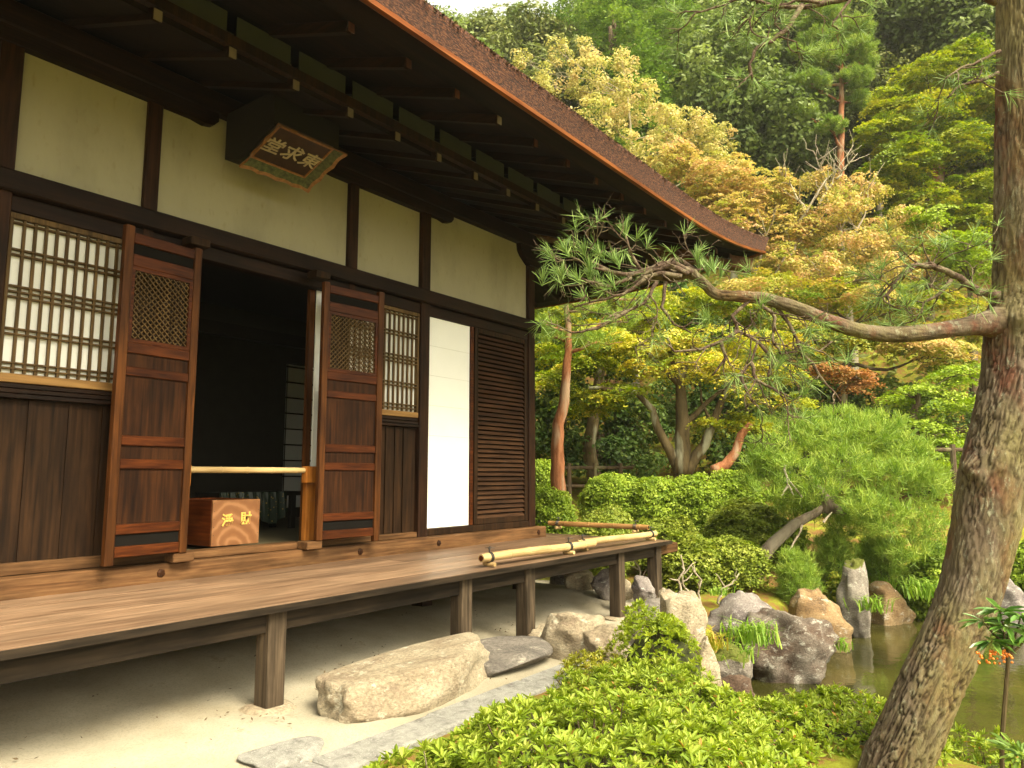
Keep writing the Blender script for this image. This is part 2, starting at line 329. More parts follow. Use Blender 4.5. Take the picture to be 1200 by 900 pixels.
# ------------------------------------------------------------------ the temple hall
hall = empty('temple_hall', (2.7, 8.0, 0), 'old Japanese timber hall with cream plaster, dark posts and thick bark eave', 'temple')
YF = 4.38; XL, XR = -.90, 6.26; YB = 11.5
ZD, ZS, ZN, ZP, ZK = -.62, -.45, 1.50, 1.61, 2.31
H = hall
for a, b in ((-.84,1.30),(1.43,2.11),(2.20,3.72),(3.83,4.54),(4.66,6.15)):
    MB().box(a, b, YF+.04, YF+.09, ZP-.01, 2.42).build('plaster_panel', M_plas, H)
for x in (-.90, 1.365, 4.60, 6.205):
    MB().box(x-.055 if x > 0 else x, x+.055, YF, YF+.11, ZD+.10, 2.42).build('post', M_post, H, bevel=.006)
for x in (2.155, 3.775):
    MB().box(x-.045, x+.045, YF+.01, YF+.10, ZP, 2.42).build('strut', M_post, H, bevel=.004)
    MB().box(x-.03, x+.03, YF+.015, YF+.09, 1.40, ZN+.01).build('strut', M_post, H)
# long tie beam over the doors, it runs past the corner post
MB().box(XL, XR+.07, YF-.035, YF+.12, ZN-.005, ZP).build('tie_beam', M_beamX, H, bevel=.008)
MB().box(XL, XR, YF+.02, YF+.11, 1.40, ZN-.01).build('head_rail', M_beamX, H, bevel=.004)
MB().box(XR-.17, XR+.052, YF+.15, YB, 1.50, 1.60).build('tie_beam', M_beamY, H)
MB().box(XL, 7.0, YF-.03, YF+.13, 2.40, 2.545).build('purlin', M_beamX, H, bevel=.008)
def boat(x0, x1, l=True, r=True):
    p = []
    if l: p += [(x0, 2.40), (x0, 2.37), (x0+.03, 2.335), (x0+.09, 2.315), (x0+.17, ZK)]
    else: p += [(x0, 2.40), (x0, ZK)]
    if r: p += [(x1-.17, ZK), (x1-.09, 2.297), (x1-.03, 2.31), (x1, 2.345), (x1, 2.40)]
    else: p += [(x1, ZK), (x1, 2.40)]
    MB().prism([(a, YF-.02, b) for a, b in p], (0, .13, 0)).build('boat_bracket', M_beamX, H)
boat(.1, 2.56); boat(3.40, 4.93); boat(-.9, -.3, False); 
MB().prism([(a, YF-.02, b) for a, b in [(5.98,2.40),(5.99,2.33),(6.03,2.28),(6.10,2.23),(6.15,2.20),(6.62,2.20),(6.66,2.28),(6.70,2.40)]], (0,.13,0)).build('boat_bracket', M_beamX, H)
# base beam with nail covers, sills
MB().box(XL, XR+.06, 4.29, 4.44, ZD-.10, ZD+.105).build('base_beam', M_sill, H, bevel=.008)
for x in (2.30, 3.83, 4.70, 6.18, 1.1):
    m = MB(); m.tube([(x, 4.295, ZD+.052), (x, 4.284, ZD+.052), (x, 4.279, ZD+.052)], [.026, .025, .012], 6)
    m.build('nail_cover', M_dpan, H)
MB().box(2.42, 3.37, 4.345, 4.50, ZD+.106, -.47).build('threshold', M_sill, H, bevel=.006)
MB().box(-.84, 1.31, YF+.01, YF+.09, ZD+.107, -.45).build('sill', M_sill, H, bevel=.004)
MB().box(1.42, 2.41, YF+.01, YF+.09, ZD+.107, -.45).build('sill', M_sill, H, bevel=.004)
MB().box(3.38, 4.54, YF+.01, YF+.09, ZD+.107, -.47).build('sill', M_sill, H, bevel=.004)
MB().box(4.66, 6.15, YF+.01, YF+.09, ZD+.107, -.455).build('sill', M_plank, H, bevel=.004)
# plank walls
def planks(x0, x1, seams, z0, z1):
    m = MB(); xs = [x0]+seams+[x1]
    for i in range(len(xs)-1): m.box(xs[i]+.002, xs[i+1]-.002, YF+.05-.003*(i % 2), YF+.08, z0, z1)
    p = m.build('plank_wall', M_plank, H)
    b = MB()
    for s in seams: b.box(s-.010, s+.010, YF+.037, YF+.046, z0+.002, z1-.002)
    b.build('batten', M_plank, p)
planks(-.84, 1.31, [-.5,-.2,.1,.4,.7,1.0], -.45, .40)
planks(1.42, 2.43, [1.60, 1.80, 1.98, 2.2], -.45, .40)
MB().box(2.065, 2.43, YF+.05, YF+.08, .49, 1.40).build('plank_wall', M_plank, H)
MB().box(3.57, 3.745, YF+.05, YF+.08, .49, 1.40).build('plank_wall', M_plank, H)
planks(3.57, 4.54, [ 3.85, 4.12, 4.20, 4.30, 4.40], -.468, .40)
for a, b in ((-.84, 1.31), (1.42, 2.43), (3.57, 4.54)):
    m = MB()
    for k in range(3): m.box(a, b, YF+.005+.008*k, YF+.085, .403+.027*k, .426+.027*k)
    m.build('window_sill', M_beamX, H, bevel=.003)
def lattice(x0, x1, z0=.485, z1=1.395, sp=.056):
    f = MB(); w_ = .035
    f.box(x0, x1, YF+.015, YF+.06, z0, z0+w_+.012)
    fr = f.build('lattice_window', M_light, H, bevel=.003)
    g = MB(); g.box(x0, x0+.022, YF+.017, YF+.06, z0+.049, z1-.032); g.box(x1-.022, x1, YF+.017, YF+.06, z0+.049, z1-.032); g.box(x0, x1, YF+.016, YF+.06, z1-.03, z1)
    g.build('window_frame', M_bars, fr, bevel=.002)
    MB().box(x0+.023, x1-.023, YF+.050, YF+.056, z0+.05, z1-.031).build('paper', M_paper, fr)
    b = MB(); n = max(2, int(round((x1-x0-.05)/sp)))
    for k in range(1, n):
        x = x0+.022+(x1-x0-.044)*k/n
        b.box(x-.0075, x+.0075, YF+.022, YF+.037, z0+.05, z1-.033)
    b.build('upright_bars', M_bars, fr)
    b = MB(); hgt = z1-z0-.08
    for q in (.03, .065, .25, .285, .49, .525, .56, .765, .80, .975):
        z = z0+.05+hgt*q; b.box(x0+.0235, x1-.0235, YF+.0375, YF+.049, z-.005, z+.005)
        b.box(x0+.0235, x1-.0235, YF+.0165, YF+.0215, z-.004, z+.004)
    b.build('cross_bars', M_bars, fr)
lattice(-.84, .2); lattice(.24, 1.31); lattice(1.42, 2.06, sp=.054); lattice(3.75, 4.54, sp=.054)
# paper door and louvred door in the right hand bay
pd = MB().box(4.655, 5.245, YF+.045, YF+.052, -.452, 1.398).build('paper_door', M_paper, H)
m = MB()
for k in range(1, 7): m.box(4.66, 5.24, YF+.0435, YF+.0447, -.45+k*.265-.002, -.45+k*.265+.002)
m.build('paper_seam', plain('paper seam', (.62,.62,.56), .8), pd)
MB().box(5.245, 5.285, YF+.025, YF+.065, -.452, 1.398).build('door_stile', M_rail, pd, bevel=.002)
lv = MB().box(5.295, 5.345, YF+.018, YF+.06, -.452, 1.398).box(6.095, 6.148, YF+.018, YF+.06, -.452, 1.398).box(5.346, 6.094, YF+.019, YF+.059, -.452, -.40).box(5.346, 6.094, YF+.019, YF+.059, 1.35, 1.398).build('louvred_door', M_plank, H, bevel=.003)
s_ = MB(); nsl = 40
for k in range(nsl):
    z = -.40+1.75*(k+.5)/nsl
    s_.add([(5.347,YF+.020,z-.020),(6.093,YF+.020,z-.020),(6.093,YF+.026,z-.022),(5.347,YF+.026,z-.022),(5.347,YF+.046,z+.013),(6.093,YF+.046,z+.013),(6.093,YF+.052,z+.011),(5.347,YF+.052,z+.011)],
       [(0,1,2,3),(4,7,6,5),(0,4,5,1),(3,2,6,7),(1,5,6,2),(0,3,7,4)])
s_.build('slats', M_lou, lv)
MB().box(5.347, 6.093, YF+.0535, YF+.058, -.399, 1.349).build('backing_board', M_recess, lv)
# hinged door leaves standing open in front of the wall
def leaf(x0, x1, y0, y1, flip):
    # x0,y0 = hinge side, x1,y1 = free side
    a = Vector((x0, y0, 0)); d = (Vector((x1, y1, 0))-a); L = d.length; u = d/L; n = Vector((-u.y, u.x, 0))
    if n.y > 0: n = -n                # n points out to the garden
    def ob(m, s0, s1, n0, n1, z0, z1):
        q = [a+u*s+n*t for s, t in ((s0,n0),(s1,n0),(s1,n1),(s0,n1))]
        if (s1-s0)*(n1-n0)*(u.cross(n)).z < 0: q = q[::-1]
        m.add([(p.x,p.y,z0) for p in q]+[(p.x,p.y,z1) for p in q], [(0,3,2,1),(4,5,6,7),(0,1,5,4),(1,2,6,5),(2,3,7,6),(3,0,4,7)])
    m = MB(); ob(m, 0, .048, -.02, .02, -.455, 1.405); ob(m, L-.052, L, -.02, .022, -.49, 1.425)
    root = m.build('door_leaf', M_door, H, bevel=.003)
    for z0, z1 in ((1.33,1.39),(1.195,1.265),(.69,.752),(.56,.612),(.165,.222),(.035,.09),(-.325,-.27),(-.45,-.39)):
        r = MB(); ob(r, .049, L-.053, -.016, .016, z0, z1); r.build('rail', M_rail, root, bevel=.004)
    for z0, z1, nm, mt in ((.223,.559,'panel',M_dpan),(-.269,.034,'panel',M_dpan),(.613,.689,'frieze_panel',M_dpan),(.091,.164,'frieze_panel',M_dpan),(1.266,1.329,'recess_panel',M_recess),(-.389,-.326,'recess_panel',M_recess)):
        p = MB(); ob(p, .049, L-.053, -.005, .003, z0, z1); p.build(nm, mt, root)
    # diagonal lattice
    g = MB(); s0, s1, z0, z1 = .070, L-.074, .775, 1.172
    fr = MB(); ob(fr, .049, s0, -.012, .012, .753, 1.194); ob(fr, s1, L-.053, -.012, .012, .753, 1.194); ob(fr, s0, s1, -.0118, .0118, .753, z0); ob(fr, s0, s1, -.0118, .0118, z1, 1.194)
    fr.build('lattice_frame', M_rail, root)
    W_, H_ = s1-s0, z1-z0; st = .036
    for sg, nn in ((1, .004), (-1, -.004)):
        k = -H_
        while k < W_:
            if sg == 1: pa = (max(k, 0), max(-k, 0)); e = min(W_-pa[0], H_-pa[1]); pb = (pa[0]+e, pa[1]+e)
            else:
                pa = (max(k, 0), H_-max(-k, 0)); e = min(W_-pa[0], pa[1]); pb = (pa[0]+e, pa[1]-e)
            if e > .01:
                A = a+u*(s0+pa[0])+n*nn; B = a+u*(s0+pb[0])+n*nn
                g.bar((A.x, A.y, z0+pa[1]), (B.x, B.y, z0+pb[1]), .006, .007, n)
            k += st
    g.build('diagonal_lattice', M_bars, root)
    # pivot blocks at top and bottom
    q = a+n*0
    for z0, z1 in ((1.425, 1.478), (-.512, -.458)):
        b = MB(); b.box(x0-.075, x0+.055, YF-.15, YF-.038 if z0 > 0 else YF-.037, z0, z1); b.build('pivot_block', M_sill if z0 < 0 else M_plank, root, bevel=.005)
    return root
leaf(2.415, 1.925, 4.245, 4.205, False)
leaf(3.372, 3.925, 4.245, 4.205, True)
# right side of the opening: sliding door edge and fresh post
MB().box(3.445, 3.495, 4.49, 4.52, -.47, 1.40).build('sliding_door_edge', M_door, H)
MB().box(3.50, 3.56, 4.475, 4.487, .03, 1.40).build('sliding_door_paper', M_paper, H)
MB().box(3.435, 3.535, 4.44, 4.485, -.47, .02).build('fresh_post', M_new, H, bevel=.003)
# veranda
v = MB(); ys = [3.10, 3.335, 3.58, 3.83, 4.06, 4.288]; xs_ = [[2.9],[4.9],[1.9,5.6],[3.9],[2.4,5.2]]; tone = []
for i in range(5):
    q = [XL-.5]+xs_[i]+[6.70]
    for j in range(len(q)-1): v.box(q[j]+.001, q[j+1]-.001, ys[i]+.004, ys[i+1]-.004, ZD-.035, ZD-.0015*((i+j) % 2)); tone += [rnd.random()]*6
deckp = v.build('veranda_floor', M_deck, H)
deckp.data.attributes.new('board', 'FLOAT', 'FACE').data.foreach_set('value', tone)
MB().box(XL-.5, 6.705, 3.088, 3.102, ZD-.036, ZD-.004).build('floor_edge', M_dbeam, H)
v = MB()
for i, y in enumerate(np.arange(4.29, 11.4, .24)): v.box(6.325, 6.70, y, y+.237, ZD-.035, ZD-.0008*(i % 2))
v.build('veranda_floor', M_deck, H, bevel=.003)
MB().box(XL-.5, 6.59, 3.165, 3.235, -.76, ZD-.037).build('veranda_beam', M_dbeam, H, bevel=.004)
MB().box(6.595, 6.97, 3.15, 3.238, -.755, ZD-.040).build('beam_nose', M_sill, H, bevel=.01)
MB().box(6.60, 6.66, 3.245, 11.3, -.76, ZD-.037).build('veranda_beam', M_beamY, H)
for x in (-.6, .9, 2.29, 3.72, 4.43, 5.79, 6.52):
    MB().box(x-.052, x+.052, 3.14, 3.245, gz(x, 3.2)-.06, ZD-.038).build('veranda_post', M_dpost, H, bevel=.006)
for y in (4.25, 5.8, 7.4):
    MB().box(6.56, 6.655, y-.05, y+.05, gz(6.6, y)-.06, -.765).build('veranda_post', M_dpost, H, bevel=.006)
for x in (1.37, 2.9, 4.6, 6.0):
    MB().box(x-.06, x+.06, 4.32, 4.44, gz(x, 4.4)-.05, ZD-.10).build('floor_post', M_post, H)
# right flank, back and left walls, interior
MB().box(XR-.10, XR-.02, YF+.12, YB, -.50, 2.42).build('side_wall', M_plas, H)
for y in (6.0, 7.7, 9.4, 11.4): MB().box(XR-.11, XR-.001, y-.055, y+.055, -.6, 2.42).build('post', M_post, H)
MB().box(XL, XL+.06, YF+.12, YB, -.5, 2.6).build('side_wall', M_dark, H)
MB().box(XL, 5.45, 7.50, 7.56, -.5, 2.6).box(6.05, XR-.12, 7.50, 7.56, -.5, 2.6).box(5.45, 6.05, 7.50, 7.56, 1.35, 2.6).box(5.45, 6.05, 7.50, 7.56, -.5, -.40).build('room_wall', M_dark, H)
ip = MB().box(5.451, 6.049, 7.53, 7.534, -.40, 1.35).build('inner_screen', M_paper, H)
m = MB()
for k in range(10): m.box(5.455, 6.045, 7.50, 7.529, -.40+k*.19, -.385+k*.19)
for x in (5.455, 5.75, 6.03): m.box(x, x+.012, 7.495, 7.499, -.40, 1.35)
m.build('screen_bars', M_dwood, ip)
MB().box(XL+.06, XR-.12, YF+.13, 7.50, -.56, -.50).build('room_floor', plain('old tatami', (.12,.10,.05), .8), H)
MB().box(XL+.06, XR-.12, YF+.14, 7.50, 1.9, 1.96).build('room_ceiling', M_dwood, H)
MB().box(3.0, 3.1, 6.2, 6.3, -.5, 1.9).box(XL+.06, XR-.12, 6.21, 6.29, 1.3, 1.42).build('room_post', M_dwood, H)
# ------------------------------------------------------------------ roof
EX0, EX1, EY0, EY1 = -2.82, 8.18, 2.50, 13.4
def uplift(s, L_):               # distance from the nearer corner
    return .21*(max(0, 1-min(s, L_-s)/2.4))**2.2
def ring(inset, z, upf):
    x0, x1, y0, y1 = EX0+inset, EX1-inset, EY0+inset, EY1-inset; pts = []; NS = 48
    for (ax, ay, bx, by) in ((x0,y0,x1,y0),(x1,y0,x1,y1),(x1,y1,x0,y1),(x0,y1,x0,y0)):
        L_ = math.hypot(bx-ax, by-ay)
        for k in range(NS):
            t = k/NS; t = t-.06*math.sin(4*math.pi*t)*0+0; tt = .5-.5*math.cos(math.pi*t)
            pts.append((ax+(bx-ax)*tt, ay+(by-ay)*tt, z+upf*uplift(tt*L_, L_)))
    return pts
def loft(rings, closeup=False):
    m = MB(); n = len(rings[0]); vs = [p for r in rings for p in r]; fs = []
    for i in range(len(rings)-1):
        for k in range(n): fs.append((i*n+k, i*n+(k+1) % n, (i+1)*n+(k+1) % n, (i+1)*n+k))
    m.add(vs, fs); return m
ZE = 2.268
roofp = loft([ring(.0, ZE+.188, 1), ring(.10, ZE+.204, 1), ring(.5, ZE+.37, .8), ring(1.2, ZE+.84, .5), ring(2.2, ZE+1.5, .2), ring(3.3, ZE+2.4, 0), ring(4.3, ZE+3.4, 0), ring(5.3, ZE+4.4, 0)]).build('roof', M_roof, H, smooth=False)
def jit(r, a): return [(x+rnd.uniform(-a, a), y+rnd.uniform(-a, a), z+rnd.uniform(-a, a)) for x, y, z in r]
loft([ring(.036, ZE+.030, 1), ring(.028, ZE+.06, 1), ring(.016, ZE+.11, 1), ring(.004, ZE+.15, 1), ring(-.006, ZE+.188, 1), ring(.10, ZE+.206, 1)]).build('roof_edge', M_edge, roofp, smooth=True)
# shaggy upper rim of the bark
rv = []
rr = ring(-.004, ZE+.186, 1)
for k in range(len(rr)):
    a = Vector(rr[k]); b = Vector(rr[(k+1) % len(rr)]); L_ = (b-a).length
    if a.y > 4 and a.x < 7: continue
    for q in range(int(L_*150)):
        p = a.lerp(b, rnd.random()); d = (b-a).normalized(); o = Vector((d.y, -d.x, 0)); h = rnd.uniform(.005, .016); w2 = rnd.uniform(.003, .010)
        p = p+o*rnd.uniform(-.01, .006)+Vector((0, 0, rnd.uniform(-.014, .004))); t_ = p+o*h+Vector((0, 0, rnd.uniform(-.010, .008)))
        rv.append([p-d*w2, p+d*w2, t_+d*w2*.4, t_-d*w2*.4])
rv = np.array([[tuple(x) for x in q] for q in rv]); rv[:, :, 2] += ZO; rv -= np.array(wloc(roofp))
link('bark_fringe', npmesh('bark_fringe', rv, 4), M_roof, roofp)
loft([ring(.038, ZE+.0285, 1), ring(.026, ZE+.0285, 1), ring(.028, ZE+.004, 1), ring(.055, ZE+.001, 1), ring(.075, ZE+.020, 1)]).build('eave_lip', M_lip, roofp)
loft([ring(.070, ZE+.012, 1), ring(.24, ZE+.022, .95), ring(1.35, ZE+.39, .5)]).build('soffit', M_soff, roofp)
loft([ring(.945, ZE+.10, .0), ring(.945, ZE-.018, 0), ring(2.2, ZE+.44, 0)]).build('soffit', M_soff, roofp)
for k in range(-10, 16):          # front rafters, two tiers
    x = 2.29+.407*k
    if x > 7.75 or x < -2: continue
    u2 = uplift(EX1-x, 11)
    o = MB().bar((x, 2.74, 2.250+u2*.9), (x, 3.75, 2.604+u2*.5), .040, .058).build('rafter', M_raft, H, bevel=.002)
    MB().box(x-.0195, x+.0195, 2.725, 2.729, 2.219+u2*.9, 2.271+u2*.9).build('rafter_end', M_door if k != 3 else M_rend, o)
for k in range(-9, 14):
    x = 1.64+.405*k
    if x > 6.95 or x < -2: continue
    o = MB().bar((x, 3.40, 2.235), (x, 4.46, 2.61), .042, .062).build('rafter', M_raft, H, bevel=.002)
    MB().box(x-.0205, x+.0205, 3.382, 3.387, 2.200, 2.256).build('rafter_end', M_rend, o)
for k in range(0, 20):
    y = 3.1+.407*k
    MB().bar((7.94, y, 2.255+.9*uplift(y-EY0, 11)), (6.93, y, 2.604), .040, .058).build('rafter', M_beamX, H)
    if y > 3.9: MB().bar((7.28, y+.05, 2.225), (6.2, y+.05, 2.61), .042, .062).build('rafter', M_beamX, H)
MB().box(-2.3, 7.20, 3.385, 3.430, 2.272, 2.330).build('flying_purlin', M_plank, H)
MB().box(7.215, 7.275, 3.44, 12.0, 2.262, 2.318).build('flying_purlin', M_beamY, H)
m = MB()
for k in range(-8, 14):
    x = 1.64+.405*k; m.box(x+.03, x+.375, 3.405, 3.412, 2.331, 2.46)
m.build('eave_infill', plain('faded eave infill board', (.035,.038,.024), .8), H)
MB().bar((8.02, 2.66, 2.33), (6.25, 4.43, 2.60), .12, .14).build('hip_rafter', M_sill, H, bevel=.006)
# ------------------------------------------------------------------ writing
def text_mesh(ch, size, depth, offset=0.0):
    cu = bpy.data.curves.new('t', 'FONT'); cu.body = ch; cu.size = size; cu.extrude = depth; cu.offset = offset
    cu.align_x = 'CENTER'; cu.align_y = 'CENTER'; cu.resolution_u = 3
    o = bpy.data.objects.new('t', cu); C.objects.link(o); dg = bpy.context.evaluated_depsgraph_get()
    me = bpy.data.meshes.new_from_object(o.evaluated_get(dg)); bpy.data.objects.remove(o); return me
def place_text(name, ch, size, depth, centre, right, up, mat, parent, offset=0, shear=0):
    me = text_mesh(ch, size, depth, offset); r_, u_ = Vector(right).normalized(), Vector(up).normalized(); n = r_.cross(u_); base = wloc(parent)
    n_ = len(me.vertices); A = np.zeros(n_*3); me.vertices.foreach_get('co', A); A = A.reshape(-1, 3)
    if n_:
        c = (A.max(0)+A.min(0))/2; A[:, :2] -= c[:2]
    A[:, 0] += A[:, 1]*shear
    W = np.outer(A[:,0], r_)+np.outer(A[:,1], u_)+np.outer(A[:,2], n)+np.array(Vector(centre)-base)
    me.vertices.foreach_set('co', W.reshape(-1)); me.update(); me.name = name
    return link(name, me, mat, parent)
# name plaque leaning out under the eave
pc = [Vector((2.60, 4.18, 2.03)), Vector((3.15, 4.18, 2.03)), Vector((3.15, 3.77, 2.20)), Vector((2.60, 3.77, 2.20))]
ux = Vector((1, 0, 0)); uy = (pc[3]-pc[0]).normalized(); un = ux.cross(uy)
plq = empty('name_plaque', (2.78, 4.33, 1.93+ZO), 'carved dark wooden name plaque with three pale characters and green gilt frame', 'sign')
ctr = (pc[0]+pc[2])/2; PW, PH = .55, (pc[3]-pc[0]).length
def pq(a, b, c=0): return ctr+ux*a+uy*b+un*c
m = MB(); m.prism([pq(-PW/2+.034,-PH/2+.084,.004), pq(PW/2-.084,-PH/2+.084,.004), pq(PW/2-.084,PH/2-.029,.004), pq(-PW/2+.034,PH/2-.029,.004)][::-1], -un*.02)
m.build('board', plain('brown black lacquer', (.035,.018,.010), .35, .3, 14), plq)
M_green = plain('faded green paint', (.055,.065,.022), .6, .55, 40); M_gilt = plain('worn gilt', (.22,.10,.03), .5, .3, 40)
# flared frame with scalloped outer rim
def rim(t, outer):
    e = .0
    return e
fr = MB(); rm = MB(); ins = []; outp = []; NQ = 40
cornI = [(-PW/2+.035,-PH/2+.085),(PW/2-.085,-PH/2+.085),(PW/2-.085,PH/2-.03),(-PW/2+.035,PH/2-.03)]
cornO = [(-PW/2,-PH/2),(PW/2,-PH/2),(PW/2,PH/2),(-PW/2,PH/2)]
for s in range(4):
    a, b = cornI[s], cornI[(s+1) % 4]; c, d = cornO[s], cornO[(s+1) % 4]
    dn = Vector((b[1]-a[1], -(b[0]-a[0]), 0)).normalized()
    for k in range(NQ):
        t = k/NQ; sc = .014*abs(math.sin(t*math.pi*(4 if s % 2 == 0 else 3)))*(1 if s != 2 else .3)*min(1, 8*t, 8*(1-t))
        ins.append(pq(a[0]+(b[0]-a[0])*t, a[1]+(b[1]-a[1])*t, .008)); outp.append(pq(c[0]+(d[0]-c[0])*t-dn.x*sc, c[1]+(d[1]-c[1])*t-dn.y*sc, .045))
n = len(ins)
def band(A, B, name, mt, th):
    m = MB(); k = len(A); m.add(A+B+[p-un*th for p in A]+[p-un*th for p in B], [f for i in range(k) for f in ((i, (i+1) % k, k+(i+1) % k, k+i), (2*k+i, 3*k+i, 3*k+(i+1) % k, 2*k+(i+1) % k), (k+i, k+(i+1) % k, 3*k+(i+1) % k, 3*k+i), (i, 2*k+i, 2*k+(i+1) % k, (i+1) % k))])
    return m.build(name, mt, plq)
mid = [ins[i].lerp(outp[i], .72) for i in range(n)]
band(ins, mid, 'frame', M_green, .012); band([p.copy() for p in mid], outp, 'gilt_rim', M_gilt, .014)
ins2 = [pq(x*1.0, y*1.0, .012) for x, y in cornI]; ins3 = [pq(x-.012*np.sign(x), y-.012*np.sign(y), .012) for x, y in cornI]
band(ins3, ins2, 'gilt_bead', M_gilt, .014)
M_char = plain('pale carved characters', (.34,.28,.17), .6, .15, 30)
for i, ch in enumerate('堂求東'):
    o = place_text('character', ch, .140, .003, pq(-.170+.145*i, .028, .012)+Vector((0, 0, ZO)), ux, uy, M_char, plq, .0012, .12)
MB().prism([(2.615,4.36,2.10),(2.615,4.19,2.055),(2.615,3.83,2.19),(2.615,3.83,2.42),(2.615,4.36,2.42)], (.52,0,0)).build('bracket', M_dwood, plq)
# offertory box just inside the opening
bx = empty('offertory_box', (2.95, 4.85, -.47+ZO), 'orange brown wooden offertory box with two gold characters inside the doorway', 'box')
def swirl():
    m, t, b, N, L = mat_new('figured zelkova wood'); mp = coords(t, (1, 1, 1)); w_ = N('ShaderNodeTexWave'); w_.wave_type = 'RINGS'; w_.rings_direction = 'Y'
    w_.inputs['Scale'].default_value = 4.0; w_.inputs['Distortion'].default_value = 7; w_.inputs['Detail'].default_value = 3; w_.inputs['Detail Scale'].default_value = 1.1; L(mp.outputs[0], w_.inputs['Vector'])
    r = ramp(t, [(0, (.16,.062,.020)), (.6, (.19,.078,.026)), (1, (.26,.12,.05))]); L(w_.outputs[0], r.inputs[0]); L(r.outputs[0], b.inputs['Base Color']); b.inputs['Roughness'].default_value = .4; return m
zb, zt = -.47, -.165
b0 = MB().box(2.775, 3.135, 4.56, 4.578, zb, zt); body = b0.build('front_board', swirl(), bx, bevel=.003)
MB().box(2.775, 2.795, 4.579, 5.10, zb, zt).box(3.115, 3.135, 4.579, 5.10, zb, zt).box(2.796, 3.114, 5.08, 5.10, zb, zt).box(2.796, 3.114, 4.579, 5.079, zb, zb+.02).build('sides', wood('dark red box side', (.10,.02,.006), (.20,.05,.012), 'Y', 50, .45), bx, bevel=.002)
m = MB()
for k in range(7): m.box(2.80+.045*k, 2.82+.045*k, 4.58, 5.078, zt-.03, zt-.006)
m.build('slatted_top', M_door, bx)
m = MB()
for x in (2.787, 3.123):
    for k in range(6): z = zb+.02+k*.053; m.tube([(x, 4.5605, z), (x, 4.5575, z)], [.003, .002], 6)
m.build('studs', M_iron, bx)
M_gold = plain('gold leaf', (.75,.50,.12), .35, .2, 60, metal=.4)
place_text('character', '淨', .088, .002, Vector((2.885, 4.557, -.300+ZO)), (1,0,0), (0,0,1), M_gold, bx, .002)
place_text('character', '財', .088, .002, Vector((3.025, 4.557, -.292+ZO)), (1,0,0), (0,0,1), M_gold, bx, .002)
# altar table deep inside
tb = empty('altar_table', (4.05, 6.1, -.5+ZO), 'dark low table under green gold brocade cloth deep in the room', 'table')
MB().box(3.65, 4.50, 5.9, 6.3, -.19, -.15).box(3.68,3.73,5.93,5.98,-.5,-.191).box(4.42,4.47,5.93,5.98,-.5,-.191).box(3.68,3.73,6.22,6.27,-.5,-.191).box(4.42,4.47,6.22,6.27,-.5,-.191).build('table_frame', M_dwood, tb)
def brocade():
    m, t, b, N, L = mat_new('green and gold brocade'); mp = coords(t, (1,1,1)); n = N('ShaderNodeTexVoronoi'); n.inputs['Scale'].default_value = 28; L(mp.outputs[0], n.inputs['Vector'])
    r = ramp(t, [(.0, (.55,.38,.08)), (.16, (.22,.16,.03)), (.26, (.010,.02,.010)), (1, (.012,.03,.012))]); L(n.outputs['Distance'], r.inputs[0]); L(r.outputs[0], b.inputs['Base Color']); b.inputs['Roughness'].default_value = .5; return m
m = MB(); K = 40; vs = []
for i in range(K+1):
    x = 3.64+.70*i/K; vs += [(x, 5.885+.012*math.sin(i*1.3), -.15), (x, 5.875+.022*math.sin(i*1.3+.4), -.26), (x, 5.87+.03*math.sin(i*1.3+.6), -.34-.10*abs(math.sin(i*.157)))]
m.add(vs, [(3*i+j, 3*i+j+1, 3*i+j+4, 3*i+j+3) for i in range(K) for j in (0, 1)])
o = m.build('brocade_cloth', brocade(), tb); md = o.modifiers.new('s', 'SOLIDIFY'); md.thickness = .004
# ------------------------------------------------------------------ bamboo
def bam(m, a, b, r, nodes, bend=0, n=14, ph=.3):
    a, b = Vector(a), Vector(b); L_ = (b-a).length; ts = [0]; rs = [r*.9]
    step = L_/nodes; k = ph*step
    while k < L_-.02:
        for dk, f in ((-.010, 1), (-.004, 1.07), (0, 1.10), (.004, 1.0), (.010, .985)): ts.append((k+dk)/L_); rs.append(r*f)
        k += step
    ts.append(1); rs.append(r*.97)
    m.tube([a.lerp(b, t)+Vector((0, 0, bend*math.sin(t*math.pi*2))) for t in ts], rs, n)
def knots(a, b, ts, r, root):
    a, b = Vector(a), Vector(b); d = (b-a).normalized(); m = MB(); s = MB()
    for t in ts:
        p = a.lerp(b, t)
        for dd in (-.012, 0, .012):
            q = p+d*dd; sd = d.cross(Vector((0,0,1)))
            m.tube([q+(sd*math.cos(w)+Vector((0,0,1))*math.sin(w))*(r*1.12) for w in np.linspace(0, 2*math.pi, 15)], .0035, 5)
        tp = p+Vector((0,0,r*1.1))
        for w, h in ((.035,.03),(-.03,.035),(.012,.04),(-.01,.03)):
            m.tube([tp, tp+Vector((w*.5, w*.2, h)), tp+Vector((w, -w*.5, h*.9))], [.004,.0035,.002], 5)
        sd = d.cross(Vector((0,0,1)))
        s = MB(); bam(s, p-Vector((0,0,r+.016))-sd*.05, p-Vector((0,0,r+.016))+sd*.05, .015, 1, n=10, ph=.5); s.build('cross_piece', MB_paleX, root)
    m.build('black_twine', M_iron, root)
MB_paleX = bamboo_mat('pale bamboo', (.50,.36,.20), (.70,.54,.34), 'X'); MB_orX = bamboo_mat('orange bamboo', (.36,.20,.085), (.56,.34,.17), 'Y')
